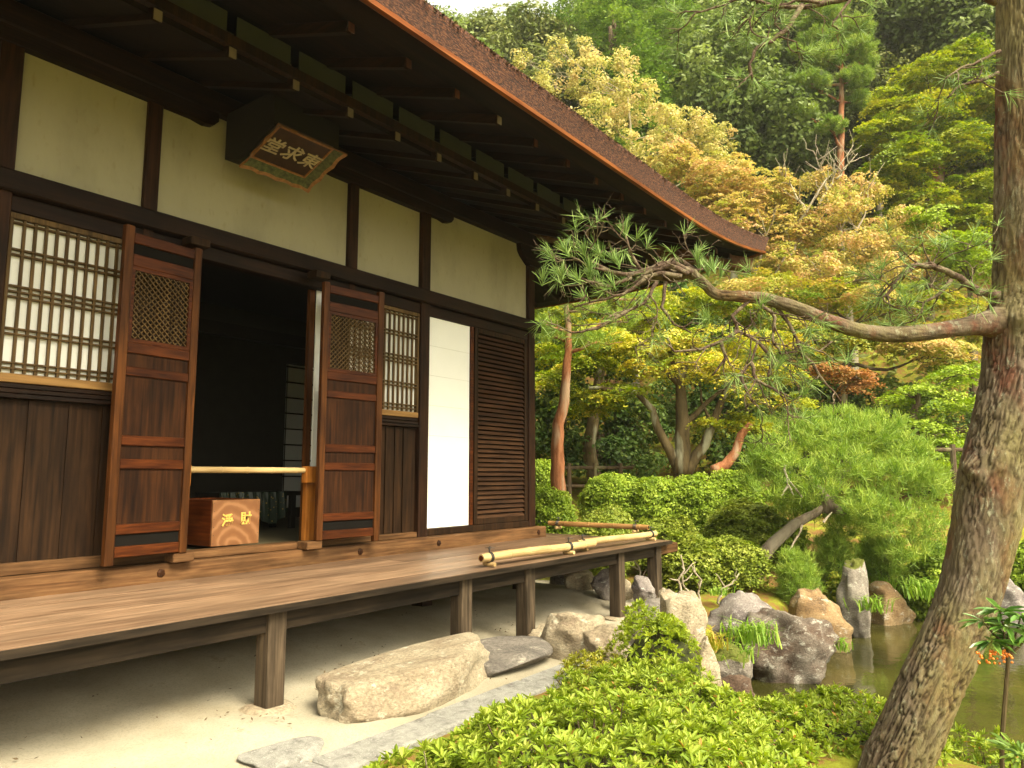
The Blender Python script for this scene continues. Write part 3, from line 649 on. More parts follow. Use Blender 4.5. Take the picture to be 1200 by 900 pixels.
def polething(a, b, r, nodes, ts, label, mt, bend=0, cat='bamboo pole'):
    c = (Vector(a)+Vector(b))/2; rt = empty('bamboo_pole', (c.x, c.y, ZD+ZO), label, cat, 'bamboo poles lying along the veranda')
    m = MB(); bam(m, a, b, r, nodes, bend); m.build('cane', mt, rt, smooth=False)
    e = MB(); d = (Vector(b)-Vector(a)).normalized(); e.tube([Vector(a)-d*.0015, Vector(a)-d*.003], [r*.62, r*.62], 12); e.build('hollow_end', M_rail, rt)
    knots(a, b, ts, r, rt)
zp = ZD+.033+.031
polething((3.93, 3.20, zp), (5.38, 3.18, zp), .030, 6, (.06, .74), 'pale bamboo pole lying along the veranda edge, nearer half of the row', MB_paleX, .004)
polething((5.22, 3.235, zp+.004), (6.60, 3.215, zp), .028, 4, (.05, .93), 'pale bamboo pole lying along the veranda edge, farther half by the corner', MB_paleX, .004)
polething((6.585, 3.28, zp+.055), (6.56, 4.42, zp+.055), .026, 4, (.12, .90), 'orange bamboo pole lying across the far end of the veranda', MB_orX)
br = empty('bamboo_barrier', (3.0, 4.44, .02+ZO), 'short pale bamboo rail barring the open doorway on two wooden blocks', 'barrier')
m = MB(); bam(m, (2.475, 4.41, .035), (3.45, 4.41, .035), .020, 5, 0); m.build('cane', MB_paleX, br)
MB().box(2.475, 2.505, 4.375, 4.445, -.065, .065).build('block', M_new, br, bevel=.003)
MB().box(3.385, 3.475, 4.385, 4.437, -.055, .065).build('block', M_new, br, bevel=.003)
# ------------------------------------------------------------------ rocks and kerbs
R_pale = rockmat('pale tan stone', (.34,.27,.18), (.47,.40,.28), (.60,.55,.42), (.20,.13,.10), 2.4)
R_grey = rockmat('grey purple stone', (.19,.16,.15), (.33,.29,.26), (.52,.50,.45), (.08,.065,.06), 3.2)
R_moss = rockmat('grey stone with moss', (.20,.17,.14), (.34,.30,.25), (.52,.50,.42), (.08,.06,.05), 3.2, moss=.62)
R_brown = rockmat('dark brown wet stone', (.075,.045,.030), (.17,.11,.075), (.40,.38,.33), (.03,.02,.015), 2.4, pw=.66)
R_peak = rockmat('brown rock with pale lichen', (.10,.065,.045), (.22,.185,.15), (.42,.40,.34), (.035,.022,.015), 2.6, pw=.60)
R_tan = rockmat('ochre stone', (.24,.15,.07), (.36,.26,.14), (.50,.45,.36), (.10,.06,.03), 2.2)
R_slab = rockmat('dark smooth slab', (.17,.15,.13), (.27,.235,.20), (.42,.38,.31), (.10,.085,.075), 2.0)
R_gran = rockmat('speckled granite', (.40,.39,.35), (.55,.53,.48), (.75,.73,.66), (.22,.20,.18), 18)
def rock(label, cx, cy, zb, size, mt, seed, rz=0, sub=4, facets=9, rough=.14, flat=0, group=None, name='rock', cat='rock'):
    """size = (length, depth, height) of the part above zb (relative to the eye)"""
    bm = bmesh.new(); bmesh.ops.create_icosphere(bm, subdivisions=sub, radius=1); rr = random.Random(seed); off = Vector((seed*3.7, seed*1.3, 0))
    planes = []
    for _ in range(facets):
        n = Vector((rr.gauss(0,1), rr.gauss(0,1), rr.gauss(.25,.8))).normalized(); planes.append((n, rr.uniform(.55, .85)))
    if flat: planes.append((Vector((rr.uniform(-.1,.1), rr.uniform(-.1,.1), 1)).normalized(), flat))
    for v in bm.verts:
        p = v.co.copy(); p += p*(noise.noise(p*1.1+off)*.35)
        for n, d in planes:
            e = p.dot(n)-d
            if e > 0: p -= n*e*.92
        p += p.normalized()*(noise.noise(p*3+off)*rough+noise.noise(p*8+off)*rough*.4+noise.noise(p*19+off)*rough*.15)
        v.co = p
    lo = [min(v.co[i] for v in bm.verts) for i in range(3)]; hi = [max(v.co[i] for v in bm.verts) for i in range(3)]
    cz = (lo[2]*.45+hi[2]*.0)
    for v in bm.verts:
        c = v.co; v.co = Vector(((c.x-(lo[0]+hi[0])/2)/(hi[0]-lo[0])*size[0], (c.y-(lo[1]+hi[1])/2)/(hi[1]-lo[1])*size[1], (c.z-cz)/(hi[2]-cz)*size[2]))
    me = bpy.data.meshes.new(name); bm.to_mesh(me); bm.free()
    o = link(name, me, mt, smooth=True); o.location = (cx, cy, zb+ZO); o.rotation_euler = (0, 0, rz)
    return tag(o, label, cat, group)
def rockpx(label, x0, y0, x1, y1, D, mt, seed, depth=1.0, **k):
    """a rock that spans a picture box when it stands at forward distance D"""
    b = at((x0+x1)/2, y1, D); top = at((x0+x1)/2, y0, D); wd = (x1-x0)*D/FPX*1.02
    dp = wd*depth; c = b+Vector((CF[0], CF[1], 0))*dp*.35
    return rock(label, c.x, c.y, b.z-ZO-.02, (wd, dp, (top.z-b.z)*1.03+.02), mt, seed, rz=YAW-math.pi/2+k.pop('rz', 0), **k)
rock('long pale stepping block lying in front of the veranda posts', 2.93, 2.80, -1.14, (1.24, .54, .215), R_pale, 5, rz=.06, sub=5, facets=5, rough=.05, flat=.25, name='stepping_stone', cat='stone')
rock('smooth dark flat slab between stepping block and veranda post', 3.70, 2.86, -1.16, (.80, .60, .13), R_slab, 12, rz=.2, facets=4, rough=.03, flat=.5)
rock('pale boulder at the foot of the third veranda post', 4.42, 3.02, -1.2, (.28, .22, .16), R_pale, 21)
rockpx('low ridged grey rock behind the yellowish young shrub', 636, 722, 722, 766, 4.75, R_pale, 22, .7, flat=.4)
rockpx('low grey rock between the fourth post and the bright bush', 686, 735, 748, 772, 4.6, R_pale, 23, .8)
rockpx('tall pale rock right of the bright round bush', 783, 700, 838, 806, 5.1, R_pale, 24, 1.3, facets=11, flat=.62)
rockpx('pale rock in front of the tall pale bank rock', 806, 750, 850, 812, 4.95, R_pale, 25, 1.0)
rockpx('flat grey stone at the foot of the corner veranda post', 738, 706, 800, 730, 5.6, R_slab, 26, 1.4)
rockpx('small dark rock just beyond the corner veranda post', 788, 698, 816, 716, 6.3, R_grey, 27, 1.0)
rockpx('small pale rock between corner post and purple grey rock', 812, 708, 832, 738, 5.9, R_pale, 28, 1.0)
rockpx('wide purple grey rock on the pond bank', 833, 698, 932, 754, 6.6, R_grey, 29, .8, facets=7)
rockpx('peaked dark brown rock standing in the pond', 878, 722, 988, 795, 6.25, R_peak, 31, 1.0, facets=12, rough=.2)
rockpx('broad ochre rock behind the peaked pond rock', 926, 695, 1006, 754, 7.3, R_tan, 32, .7)
rockpx('tall upright grey rock at the pond edge', 990, 658, 1030, 738, 7.9, R_moss, 33, .9, flat=.7)
rockpx('squat pale rock behind the tall upright rock', 1014, 648, 1048, 690, 9.2, R_grey, 34, .9)
rockpx('rounded pale and brown rock at the far pond edge', 1026, 684, 1080, 728, 8.6, R_tan, 35, .8)
rockpx('low rock by the water with grass growing behind it', 820, 762, 890, 810, 5.55, R_moss, 36, 1.0)
rockpx('dark wet rock low in the water under the azaleas', 843, 798, 894, 838, 5.2, R_brown, 37, 1.0)
rockpx('pale rock right of the leaning pine trunk', 1168, 680, 1225, 724, 8.5, R_grey, 38, 1.0)
rockpx('small dark mossy rock behind the ochre rock, left one', 912, 682, 942, 702, 8.1, R_moss, 39, 1.0)
rockpx('small dark mossy rock behind the ochre rock, right one', 938, 680, 968, 702, 8.2, R_moss, 40, 1.0)
for i, (a, b, c, d, D) in enumerate(((662,664,700,690,7.4),(694,668,726,692,7.2),(722,680,745,696,6.8),(742,676,772,700,6.6),(770,690,790,706,6.4),(645,662,668,684,7.8))):
    rockpx(['pale rock under the veranda, left of the biggest', 'pale dark-cracked rock under the veranda between two posts', 'low flat rock under the veranda left of the fourth post', 'grey rock with dark streaks right of the fourth post', 'small grey rock beside the corner veranda post', 'rock at the far back under the veranda'][i], a, b, c, d, D, R_grey if i % 2 else R_pale, 50+i, 1.0)
rockpx('flat pale stone far right beyond the pond', 1075, 690, 1110, 704, 9.6, R_tan, 60, 1.2)
# granite kerb under the drip line
xk = [.2, 1.2, 1.95, 2.62, 3.35, 3.95]
for i in range(5):
    q = MB(); q.box(xk[i]+.004, xk[i+1]-.004, 2.255+.01*(i % 2), 2.47-.012*(i % 3), -1.26, -1.095-.004*(i % 2))
    o = q.build('kerb_stone', R_gran, origin=((xk[i]+xk[i+1])/2, 2.36, -1.12+ZO), bevel=.010)
    lab = ['speckled granite kerb stone farthest left under the eave', 'speckled granite kerb stone left of the flat path stone',
           'speckled granite kerb stone beside the flat path stones', 'speckled granite kerb stone before the stepping block', 'speckled granite kerb stone running under the azaleas']
    tag(o, lab[i], 'kerb', 'granite kerb stones under the eave')
rock('flat grey path stone left of the kerb', 1.98, 2.62, -1.135, (.36, .24, .035), R_gran, 71, facets=4, rough=.03, flat=.4, name='path_stone', cat='stone')
for x in (2.29, 3.72, 5.79, 6.52):
    lab = {2.29: 'buried flat footing stone under the first veranda post', 3.72: 'buried footing stone under the second veranda post', 5.79: 'buried footing stone under the fourth veranda post', 6.52: 'buried footing stone under the corner veranda post'}[x]
    rock(lab, x, 3.19, gz(x, 3.2)-.02, (.27, .25, .035), R_pale, int(x*10), facets=4, rough=.03, flat=.5, name='footing_stone', cat='stone')
# ------------------------------------------------------------------ foliage
def rand_perp(N):
    r = nrm(R.normal(size=N.shape)); a = nrm(np.cross(N, r)); return a, np.cross(N, a)
def diamonds(P, N, size, asp=.62, tint=None):
    n = len(P); a, b = rand_perp(nrm(N)); s = (size*R.uniform(.7, 1.25, n))[:, None]
    V = np.stack([P-a*s*.5, P+b*s*.5*asp-a*s*.05, P+a*s*.5, P-b*s*.5*asp-a*s*.05], 1)
    return V, (R.uniform(0, 1, n) if tint is None else tint)
def leaves6(P, D, U, Ln, Wd):
    """pointed folded leaves: base P, direction D, up U -> 2 quads each"""
    s = nrm(np.cross(D, U)); u = np.cross(s, D); L_ = Ln[:, None]; W_ = Wd[:, None]
    p0 = P; tip = P+D*L_-u*L_*.10; l1 = P+D*L_*.35+s*W_*.42+u*W_*.18; l2 = P+D*L_*.72+s*W_*.40+u*W_*.10-u*L_*.03
    r1 = P+D*L_*.35-s*W_*.42+u*W_*.18; r2 = P+D*L_*.72-s*W_*.40+u*W_*.10-u*L_*.03
    return np.concatenate([np.stack([p0, r1, r2, tip], 1), np.stack([p0, tip, l2, l1], 1)])
def clump_pts(c, r, n, shell=.55):
    d = nrm(R.normal(size=(n, 3))); q = (R.uniform(shell**3, 1, n))**(1/3.); return np.array(c)+d*np.array(r)*q[:, None], d
def sprays(centres, dirs, rs, per, leaf, style, asp=.62):
    n = len(centres); tot = n*per; C_ = np.repeat(centres, per, 0); Dv = np.repeat(dirs, per, 0)
    ct = np.clip(R.normal(.5, .27, n), .02, .98); t = np.clip(np.repeat(ct, per)+R.normal(0, .12, tot), 0, 1)
    if style == 'maple':
        Nn = nrm(Dv*np.array([.28,.28,.1])+np.array([0,0,1])+np.repeat(R.normal(0,.22,(n,3)), per, 0)); a, b = rand_perp(Nn)
        # irregular lobed disc
        q = np.sqrt(R.uniform(0, 1, tot)); an = R.uniform(0, 2*math.pi, tot); k = np.repeat(R.uniform(0, 6.28, n), per); q = q*(1+.35*np.sin(3*an+k))*(1+.2*np.sin(7*an+2*k))
        e1, _ = rand_perp(nrm(Dv*np.array([1,1,0])+1e-3)); side = nrm(np.cross(Nn, nrm(Dv+1e-3))); fw = np.cross(side, Nn); rr = np.repeat(rs*R.uniform(.6,1.35,n), per)
        P = C_+(side*np.cos(an)[:,None]+fw*np.sin(an)[:,None])*(q*rr)[:,None]; P[:,2] -= .30*q*q*rr; P += R.normal(0, 1, (tot,3))*rr[:,None]*.055
        V, t = diamonds(P, Nn+R.normal(0,.38,(tot,3)), leaf, asp, t)
    elif style == 'broad':
        d = nrm(R.normal(size=(tot,3))+np.array([0,0,.5])); rr = np.repeat(rs*R.uniform(.6,1.35,n), per)*R.uniform(.35,1,tot)**.5
        P = C_+d*rr[:,None]*np.array([1,1,.7]); V, t = diamonds(P, d+np.array([0,0,.5])+R.normal(0,.5,(tot,3)), leaf, asp, t)
    elif style == 'cedar':
        out = nrm(Dv*np.array([1,1,.15])+R.normal(0,.25,(tot,3))); q = R.uniform(0,1,tot); rr = np.repeat(rs*R.uniform(.6,1.35,n), per)
        sd = nrm(np.cross(out, np.array([0,0,1.]))); P = C_+out*(q*rr*1.5)[:,None]+sd*((1-q)*rr*.6*R.normal(0,1,tot))[:,None]; P[:,2] -= q*q*rr*.5; P += R.normal(0,.05,(tot,3))*rr[:,None]
        V, t = diamonds(P, np.array([0,0,1.])+R.normal(0,.45,(tot,3)), leaf, .45, t)
    elif style == 'needle':
        d = nrm(R.normal(size=(tot,3))+np.array([0,0,1.1])+Dv*.5); rr = np.repeat(rs, per)
        base = C_+nrm(R.normal(size=(tot,3)))*(rr*.35)[:,None]; L_ = leaf*R.uniform(.6,1.2,tot)
        s = nrm(np.cross(d, R.normal(size=(tot,3)))); w_ = leaf*asp
        V = np.stack([base-s*w_*.5, base+s*w_*.5, base+d*L_[:,None]+s*w_*.2, base+d*L_[:,None]-s*w_*.2], 1)
    return V, t
def crown_mesh(name, clumps, style, leaf, dens, rs=.4, base=(0,0,0), asp=.62, shell=.5, cover=2.2):
    """clumps: (centre, (rx, ry, rz)) in world metres"""
    Vs, Ts = [], []
    for c, r in clumps:
        area = 4*math.pi*((r[0]*r[1]+r[0]*r[2]+r[1]*r[2])/3.)
        n = max(4, int(area/(rs*rs*math.pi)*cover*dens)); per = max(12, int((rs*rs*math.pi)/(leaf*leaf*(.5*.62 if style != 'needle' else .16))*.85))
        P, d = clump_pts(c, r, n, shell); V, t = sprays(P, d, np.full(n, rs), per, leaf, style, asp); Vs.append(V); Ts.append(t)
    V = np.concatenate(Vs)-np.array(base); T = np.concatenate(Ts)
    return npmesh(name, V, 4, T)
def wig(a, b, n, amp, sag=0):
    a, b = Vector(a), Vector(b); L_ = (b-a).length; o = Vector((rnd.random()*50, 0, 0)); P = []
    for i in range(n+1):
        t = i/n; p = a.lerp(b, t); k = math.sin(t*math.pi)
        P.append(p+Vector((noise.noise(o+Vector((t*2.2, 0, 0))), noise.noise(o+Vector((t*2.2, 5, 0))), noise.noise(o+Vector((t*2.2, 9, 0)))))*amp*L_*min(1, 2*k+.0)+Vector((0, 0, sag*L_*k)))
    return P
def barkmat(name, c1, c2, c3, sc=14, st=.25):
    c1, c2, c3 = [tuple(x*.8 for x in c) for c in (c1, c2, c3)]
    m, t, b, N, L = mat_new(name); mp = coords(t, (1, 1, st))
    n = N('ShaderNodeTexNoise'); n.inputs['Scale'].default_value = sc; n.inputs['Detail'].default_value = 7; n.inputs['Roughness'].default_value = .7; L(mp.outputs[0], n.inputs['Vector'])
    n2 = N('ShaderNodeTexNoise'); n2.inputs['Scale'].default_value = sc*.35; n2.inputs['Detail'].default_value = 5; L(mp.outputs[0], n2.inputs['Vector'])
    r = ramp(t, [(.33, c1), (.6, c2)]); L(n.outputs['Fac'], r.inputs[0]); r2 = ramp(t, [(.50, (0,0,0)), (.58, (1,1,1))]); L(n2.outputs['Fac'], r2.inputs[0])
    mx = N('ShaderNodeMixRGB'); L(r2.outputs[0], mx.inputs[0]); L(r.outputs[0], mx.inputs[1]); mx.inputs[2].default_value = col(c3)
    m2 = N('ShaderNodeMixRGB'); m2.blend_type = 'MULTIPLY'; m2.inputs[0].default_value = .5; L(mx.outputs[0], m2.inputs[1]); L(r.outputs[0], m2.inputs[2])
    L(mx.outputs[0], b.inputs['Base Color']); b.inputs['Roughness'].default_value = .9; b.inputs['Specular IOR Level'].default_value = .15
    bp = N('ShaderNodeBump'); bp.inputs['Strength'].default_value = .8; bp.inputs['Distance'].default_value = .02; L(n.outputs['Fac'], bp.inputs['Height']); L(bp.outputs[0], b.inputs['Normal']); return m
B_brown = barkmat('brown bark', (.045,.03,.018), (.13,.09,.055), (.17,.15,.08))
B_lich = barkmat('lichened maple bark', (.045,.032,.014), (.13,.095,.045), (.34,.33,.23), 9)
B_red = barkmat('red pine bark', (.16,.055,.02), (.40,.17,.08), (.36,.24,.15), 12)
B_grey = barkmat('grey brown bark', (.12,.09,.065), (.30,.24,.18), (.26,.22,.16), 14)
B_pale = barkmat('pale dead wood', (.24,.19,.13), (.42,.36,.27), (.36,.33,.22), 12)
def lc(*a): return [tuple(x) for x in a]
F_gold = leafmat('gold leaves', lc((.26,.28,.06), (.42,.39,.11), (.52,.46,.18), (.52,.40,.18)), .4)
F_orng = leafmat('orange maple leaves', lc((.27,.30,.05), (.40,.36,.09), (.50,.38,.13), (.54,.34,.17)), .4)
F_yelg = leafmat('yellow green maple leaves', lc((.11,.18,.015), (.20,.26,.02), (.32,.34,.03), (.44,.38,.04)))
F_yell = leafmat('yellow maple leaves', lc((.17,.24,.02), (.30,.34,.03), (.46,.42,.05), (.52,.41,.06)))
F_mapl = leafmat('green maple leaves', lc((.09,.15,.015), (.17,.23,.022), (.27,.31,.03), (.36,.34,.045)), .4)
F_mapo = leafmat('turning maple leaves', lc((.10,.17,.015), (.20,.25,.025), (.30,.29,.04), (.40,.27,.07)), .4)
F_rust = leafmat('rust red leaves', lc((.24,.15,.04), (.32,.15,.05), (.38,.18,.07)))
F_dark = leafmat('dark evergreen leaves', lc((.04,.08,.015), (.065,.12,.02), (.11,.17,.03), (.16,.21,.04)), .25, .55, .25)
F_hill = leafmat('hillside evergreen leaves', lc((.08,.12,.03), (.13,.18,.04), (.21,.26,.07)), .35)  # lighter copy of the dark evergreen colours, hillside daylight put into them
F_ced = leafmat('bright cedar leaves', lc((.07,.13,.02), (.12,.20,.03), (.20,.28,.05)), .3)
F_oliv = leafmat('olive leaves', lc((.08,.11,.025), (.14,.17,.04), (.23,.24,.07)), .3)
F_pine = leafmat('bright pine needles', lc((.10,.18,.022), (.20,.30,.038), (.33,.40,.07)), .3)
F_pned = leafmat('blue green pine needles', lc((.08,.14,.035), (.15,.24,.06), (.27,.36,.11)), .25)
F_aza = leafmat('azalea leaves', lc((.08,.13,.012), (.15,.22,.018), (.22,.29,.026), (.29,.35,.045), (.38,.40,.08), (.42,.22,.06)), .35, .5, .22)
F_azy = leafmat('young yellow azalea leaves', lc((.20,.22,.015), (.32,.32,.03), (.42,.30,.05)), .35, .4, .4)
F_azu = leafmat('bright upright azalea leaves', lc((.16,.24,.014), (.29,.36,.022), (.42,.44,.04)), .35, .4, .4)
F_azb = leafmat('clipped azalea leaves', lc((.14,.22,.02), (.23,.32,.03), (.33,.41,.05)), .35)
F_olaz = leafmat('olive clipped shrub leaves', lc((.12,.17,.018), (.20,.25,.03), (.29,.32,.05)), .3)
F_fern = leafmat('green blades', lc((.10,.20,.02), (.18,.30,.03), (.28,.38,.06)), .35)
def tree(name, label, cat, D, basepx, trunk, clumps, style, leaf, rs, mt, bark, dens=1.0, group=None, asp=.62, thick=.16, shell=.5, limbs=True, depthr=1.0, extra=None, cover=2.2):
    """trunk: list of (px, py[, D]) from the base up; clumps: (px, py, D, rx_px, rz_px)"""
    g = gpx(basepx, D); rt = empty(name, g, label, cat, group)
    cl = []
    for q in clumps:
        px, py, d, rx, rz = q[:5]; c = at(px, py, d); rx = rx*d/FPX; rz = rz*d/FPX; cl.append(((c.x, c.y, c.z), (rx, rx*depthr, rz)))
    m = MB(); pts = [g-Vector((0,0,.15))]+[at(p[0], p[1], p[2] if len(p) > 2 else D) for p in trunk]
    P = []
    for i in range(len(pts)-1):
        s = wig(pts[i], pts[i+1], 5, .06); P += s if i == 0 else s[1:]
    rad = [thick*(1-.75*i/(len(P)-1)) for i in range(len(P))]; rad[0] *= 1.35
    m.tube(P, rad, 10)
    if limbs:
        for c, r in cl:
            c = Vector(c); cand = [k for k in range(len(P)) if P[k].z < c.z-.05] or [1]
            k = min(cand[len(cand)//3:] or cand, key=lambda k: (P[k]-c).length); s = wig(P[k], c, 8, .12, -.03)
            m.tube(s, [max(.008, rad[k]*.62*(1-.85*i/8)) for i in range(9)], 7)
            for _ in range(5):
                e = c+Vector((rnd.uniform(-.8,.8)*r[0], rnd.uniform(-.8,.8)*r[1], rnd.uniform(-.2,.8)*r[2])); st = s[rnd.randint(4, 7)]
                m.tube(wig(st, e, 5, .14), [max(.005, rad[k]*.2*(1-.8*i/5)) for i in range(6)], 5)
    if extra: extra(m)
    m.build('trunk', bark, rt, world=True, smooth=True)
    me = crown_mesh('crown', cl, style, leaf, dens, rs, (g.x, g.y, g.z), asp, shell, cover); link('crown', me, mt, rt)
    return rt, cl
def add_crown(rt, name, clumps, style, leaf, rs, mt, dens=1., asp=.62, shell=.5, depthr=1., cover=2.2):
    cl = []
    for px, py, d, rx, rz in clumps:
        c = at(px, py, d); rx = rx*d/FPX; rz = rz*d/FPX; cl.append(((c.x, c.y, c.z), (rx, rx*depthr, rz)))
    return link(name, crown_mesh(name, cl, style, leaf, dens, rs, tuple(rt.location), asp, shell, cover), mt, rt)
# ---- hillside wood: prototypes copied over the slope
def proto(style, leaf, rs, mt, h, r, conic, label, cat, name, nc=9, dens=1.0):
    rt = bpy.data.objects.new(name, None); C.objects.link(rt); rt.location = (0, 0, -200); cl = []
    for i in range(nc):
        t = i/(nc-1.0); z = h*(.30+.68*t); rr = r*((1-.85*t) if conic else math.sin(math.pi*(.22+.66*t))); a = rnd.uniform(0, 6.28); q = rr*rnd.uniform(.25,.6)
        cl.append(((q*math.cos(a), q*math.sin(a), z-200), (rr*.75, rr*.75, rr*.55 if not conic else h*.12)))
    m = MB(); m.tube([(0,0,-.5-200), (0,.1,h*.4-200), (.1,0,h*.92-200)], [h*.028, h*.018, h*.006], 7)
    for c, rr in cl: m.tube(wig((0,0,c[2]-rr[2]*1.3), c, 4, .1), [h*.008, h*.007, h*.006, h*.004, h*.003], 5)
    m.build('trunk', B_brown, rt, world=True, smooth=True)
    link('crown', crown_mesh('crown', cl, style, leaf, dens, rs, (0,0,-200), .62, .55), mt, rt)
    tag(rt, label, cat); return rt
protos = [
 proto('broad', .17, .55, F_hill, 9, 3.2, False, 'dark evergreen tree on the wooded hillside', 'tree', 'evergreen_tree'),
 proto('broad', .17, .55, F_oliv, 9, 3.4, False, 'olive green broadleaf tree on the wooded hillside', 'tree', 'broadleaf_tree'),
 proto('cedar', .17, .55, F_ced, 12, 2.8, True, 'bright green conifer on the wooded hillside', 'tree', 'cedar_tree', 12),
 proto('maple', .17, .6, F_mapl, 8, 3.2, False, 'yellow green maple on the wooded hillside', 'tree', 'maple_tree'),
 proto('maple', .17, .6, F_gold, 8, 3.0, False, 'pale gold autumn tree on the wooded hillside', 'tree', 'autumn_tree')]
used = [False]*5
def put(k, x, y, s, rz):
    z = gz(x, y)+ZO-.2
    if not used[k]: o = protos[k]; used[k] = True
    else:
        o = protos[k].copy(); C.objects.link(o)
        for ch in protos[k].children:
            c = ch.copy(); C.objects.link(c); c.parent = o
    o.location = (x, y, z); o.scale = (s, s, s); o.rotation_euler = (0, 0, rz); o['group'] = ['dark evergreens on the hillside','olive trees on the hillside','conifers on the hillside','green maples on the hillside','gold trees on the hillside'][k]
rows = [(25, 11), (31, 12), (38, 13), (46, 14), (55, 15), (66, 15)]
for ri, (rr, n) in enumerate(rows):
    for i in range(n):
        px = 430+(1330-430)*(i+.5+rnd.uniform(-.3,.3))/n; p = at(px, 450, rr*rnd.uniform(.93,1.07))
        k = rnd.choices(range(5), [5,5,2,3,1.2] if ri < 4 else [5,5,2,1,0])[0]
        s = rnd.uniform(.8, 1.15)
        if px < 660:
            top = at(px, 4 if px < 590 else 0, math.hypot(p.x, p.y)).z-ZO; room = top-gz(p.x, p.y)
            if room < 3: continue
            s = min(s, room/(13. if k == 2 else 10.2))
        put(k, p.x, p.y, s, rnd.uniform(0, 6.28))
for i in range(16):               # the wood carries on to both sides for other views
    a = rnd.choice([rnd.uniform(70, 110), rnd.uniform(-25, -5)]); rr = rnd.uniform(24, 55); put(rnd.randint(0, 3), rr*math.cos(math.radians(a)), rr*math.sin(math.radians(a)), rnd.uniform(.8,1.1), rnd.uniform(0,6.28))
for k in range(5):
    if not used[k]: put(k, 60, 10, 1, 0)
# undergrowth sheet of leaves over the slope
n = 60000; a = R.uniform(math.radians(-8), math.radians(72), n); rr = np.sqrt(R.uniform(15.5**2, 60**2, n)); X = rr*np.cos(a); Y = rr*np.sin(a); ok = ~((X < 9) & (Y < 13.8)); X, Y = X[ok], Y[ok]
Z = terr(X, Y)+ZO+R.uniform(.0, .9, len(X))**1.5
V, t_ = diamonds(np.stack([X, Y, Z], 1), R.normal(0,.5,(len(X),3))+np.array([0,0,1.]), .26, .6)
tag(link('undergrowth', npmesh('undergrowth', V, 4, t_), F_oliv), 'dense dark undergrowth covering the hillside', 'undergrowth', None, 'stuff')
# ---- named trees of the middle distance
tree('cedar_tree', 'big bright green conifer at top centre behind the gold tree', 'tree', 27, 730, [(728,300),(722,60),(718,-60)], [(665,30,27,34,26),(735,20,27,50,30),(800,45,26.5,55,34),(700,85,26.5,45,28),(770,100,26,60,32),(835,110,26,45,30),(850,45,27,30,30),(745,-25,27,60,30),(690,-10,27.5,40,24)], 'cedar', .13, .42, F_ced, B_brown, .9, depthr=.7)
tree('autumn_tree', 'pale gold autumn tree rising just over the eave', 'tree', 19.5, 745, [(748,330),(742,200),(735,110)], [(640,100,20,26,22),(690,95,20,40,26),(612,70,20.3,14,14),(740,120,19.5,45,30),(700,140,19,40,24),(790,150,19.5,45,30),(760,180,19,50,26),(830,165,19.5,38,26),(690,60,20,12,22),(655,60,20,14,20),(850,200,19.3,30,22),(730,75,20,22,14)], 'broad', .085, .22, F_gold, B_pale, .62, depthr=.8, thick=.10, shell=.15, cover=1.5)
tree('maple_tree', 'orange autumn maple above the roof corner', 'tree', 17, 850, [(855,400),(860,300),(850,240)], [(790,185,17.3,38,20),(845,205,17,50,26),(900,225,17,48,26),(860,255,16.6,46,24),(930,265,16.6,45,26),(830,235,17,35,20),(905,300,16.4,44,22)], 'maple', .07, .20, F_orng, B_lich, .8, depthr=.8, shell=.3)
def deadtw(m):
    for a, b in (((935,262),(1000,170)), ((960,240),(985,190)), ((945,250),(915,200)), ((980,210),(1005,180)), ((925,300),(960,260)), ((900,335),(950,250)), ((970,225),(955,180)), ((1000,300),(1020,210)), ((880,330),(905,260))):
        m.tube(wig(at(a[0],a[1],16.2), at(b[0],b[1],16.4), 6, .12), [.030,.028,.024,.018,.013,.010,.006], 6)
        for _ in range(8):
            t = rnd.uniform(.2, 1); p = at(a[0]+(b[0]-a[0])*t, a[1]+(b[1]-a[1])*t, 16.2); m.tube(wig(p, p+Vector((rnd.uniform(-.4,.4), rnd.uniform(-.4,.4), rnd.uniform(.15,.6))), 4, .15), [.014,.011,.008,.006,.004], 4)
tree('maple_tree', 'orange pink maple with pale bare twigs, right of the roof corner', 'tree', 16.5, 1000, [(1000,430),(990,330),(985,270)], [(960,215,16.5,30,20),(1010,225,16.8,34,20),(985,250,16.4,50,22),(1050,265,16.6,44,20),(1010,290,16.2,56,22),(1085,280,16.6,30,16),(960,320,16,50,20),(1050,320,16,50,20)], 'broad', .07, .18, F_orng, B_pale, .60, depthr=.8, extra=deadtw, shell=.2, cover=1.8)
tree('maple_tree', 'big layered green maple at upper right beside the trunk', 'tree', 18.5, 1090, [(1092,400),(1085,250),(1090,150)], [(1040,115,18.5,32,16),(1085,85,18.5,40,18),(1130,65,18.5,36,18),(1150,110,18.3,36,20),(1085,130,18.2,48,18),(1035,155,18.2,38,18),(1125,165,18,46,20),(1060,190,18,52,20),(1140,215,18,40,20),(1030,215,18.3,30,22),(1080,235,18,50,22),(1185,150,18.4,40,60),(1130,255,17.8,40,16)], 'maple', .075, .36, F_mapl, B_brown, 1.0, depthr=.8)
tree('maple_tree', 'fresh green low maple spray left of the pine trunk', 'tree', 15.5, 1140, [(1140,430),(1135,330)], [(1130,285,15.5,36,14),(1085,250,15.8,26,10),(1145,310,15.3,30,16)], 'maple', .07, .30, F_azb, B_brown, .9)
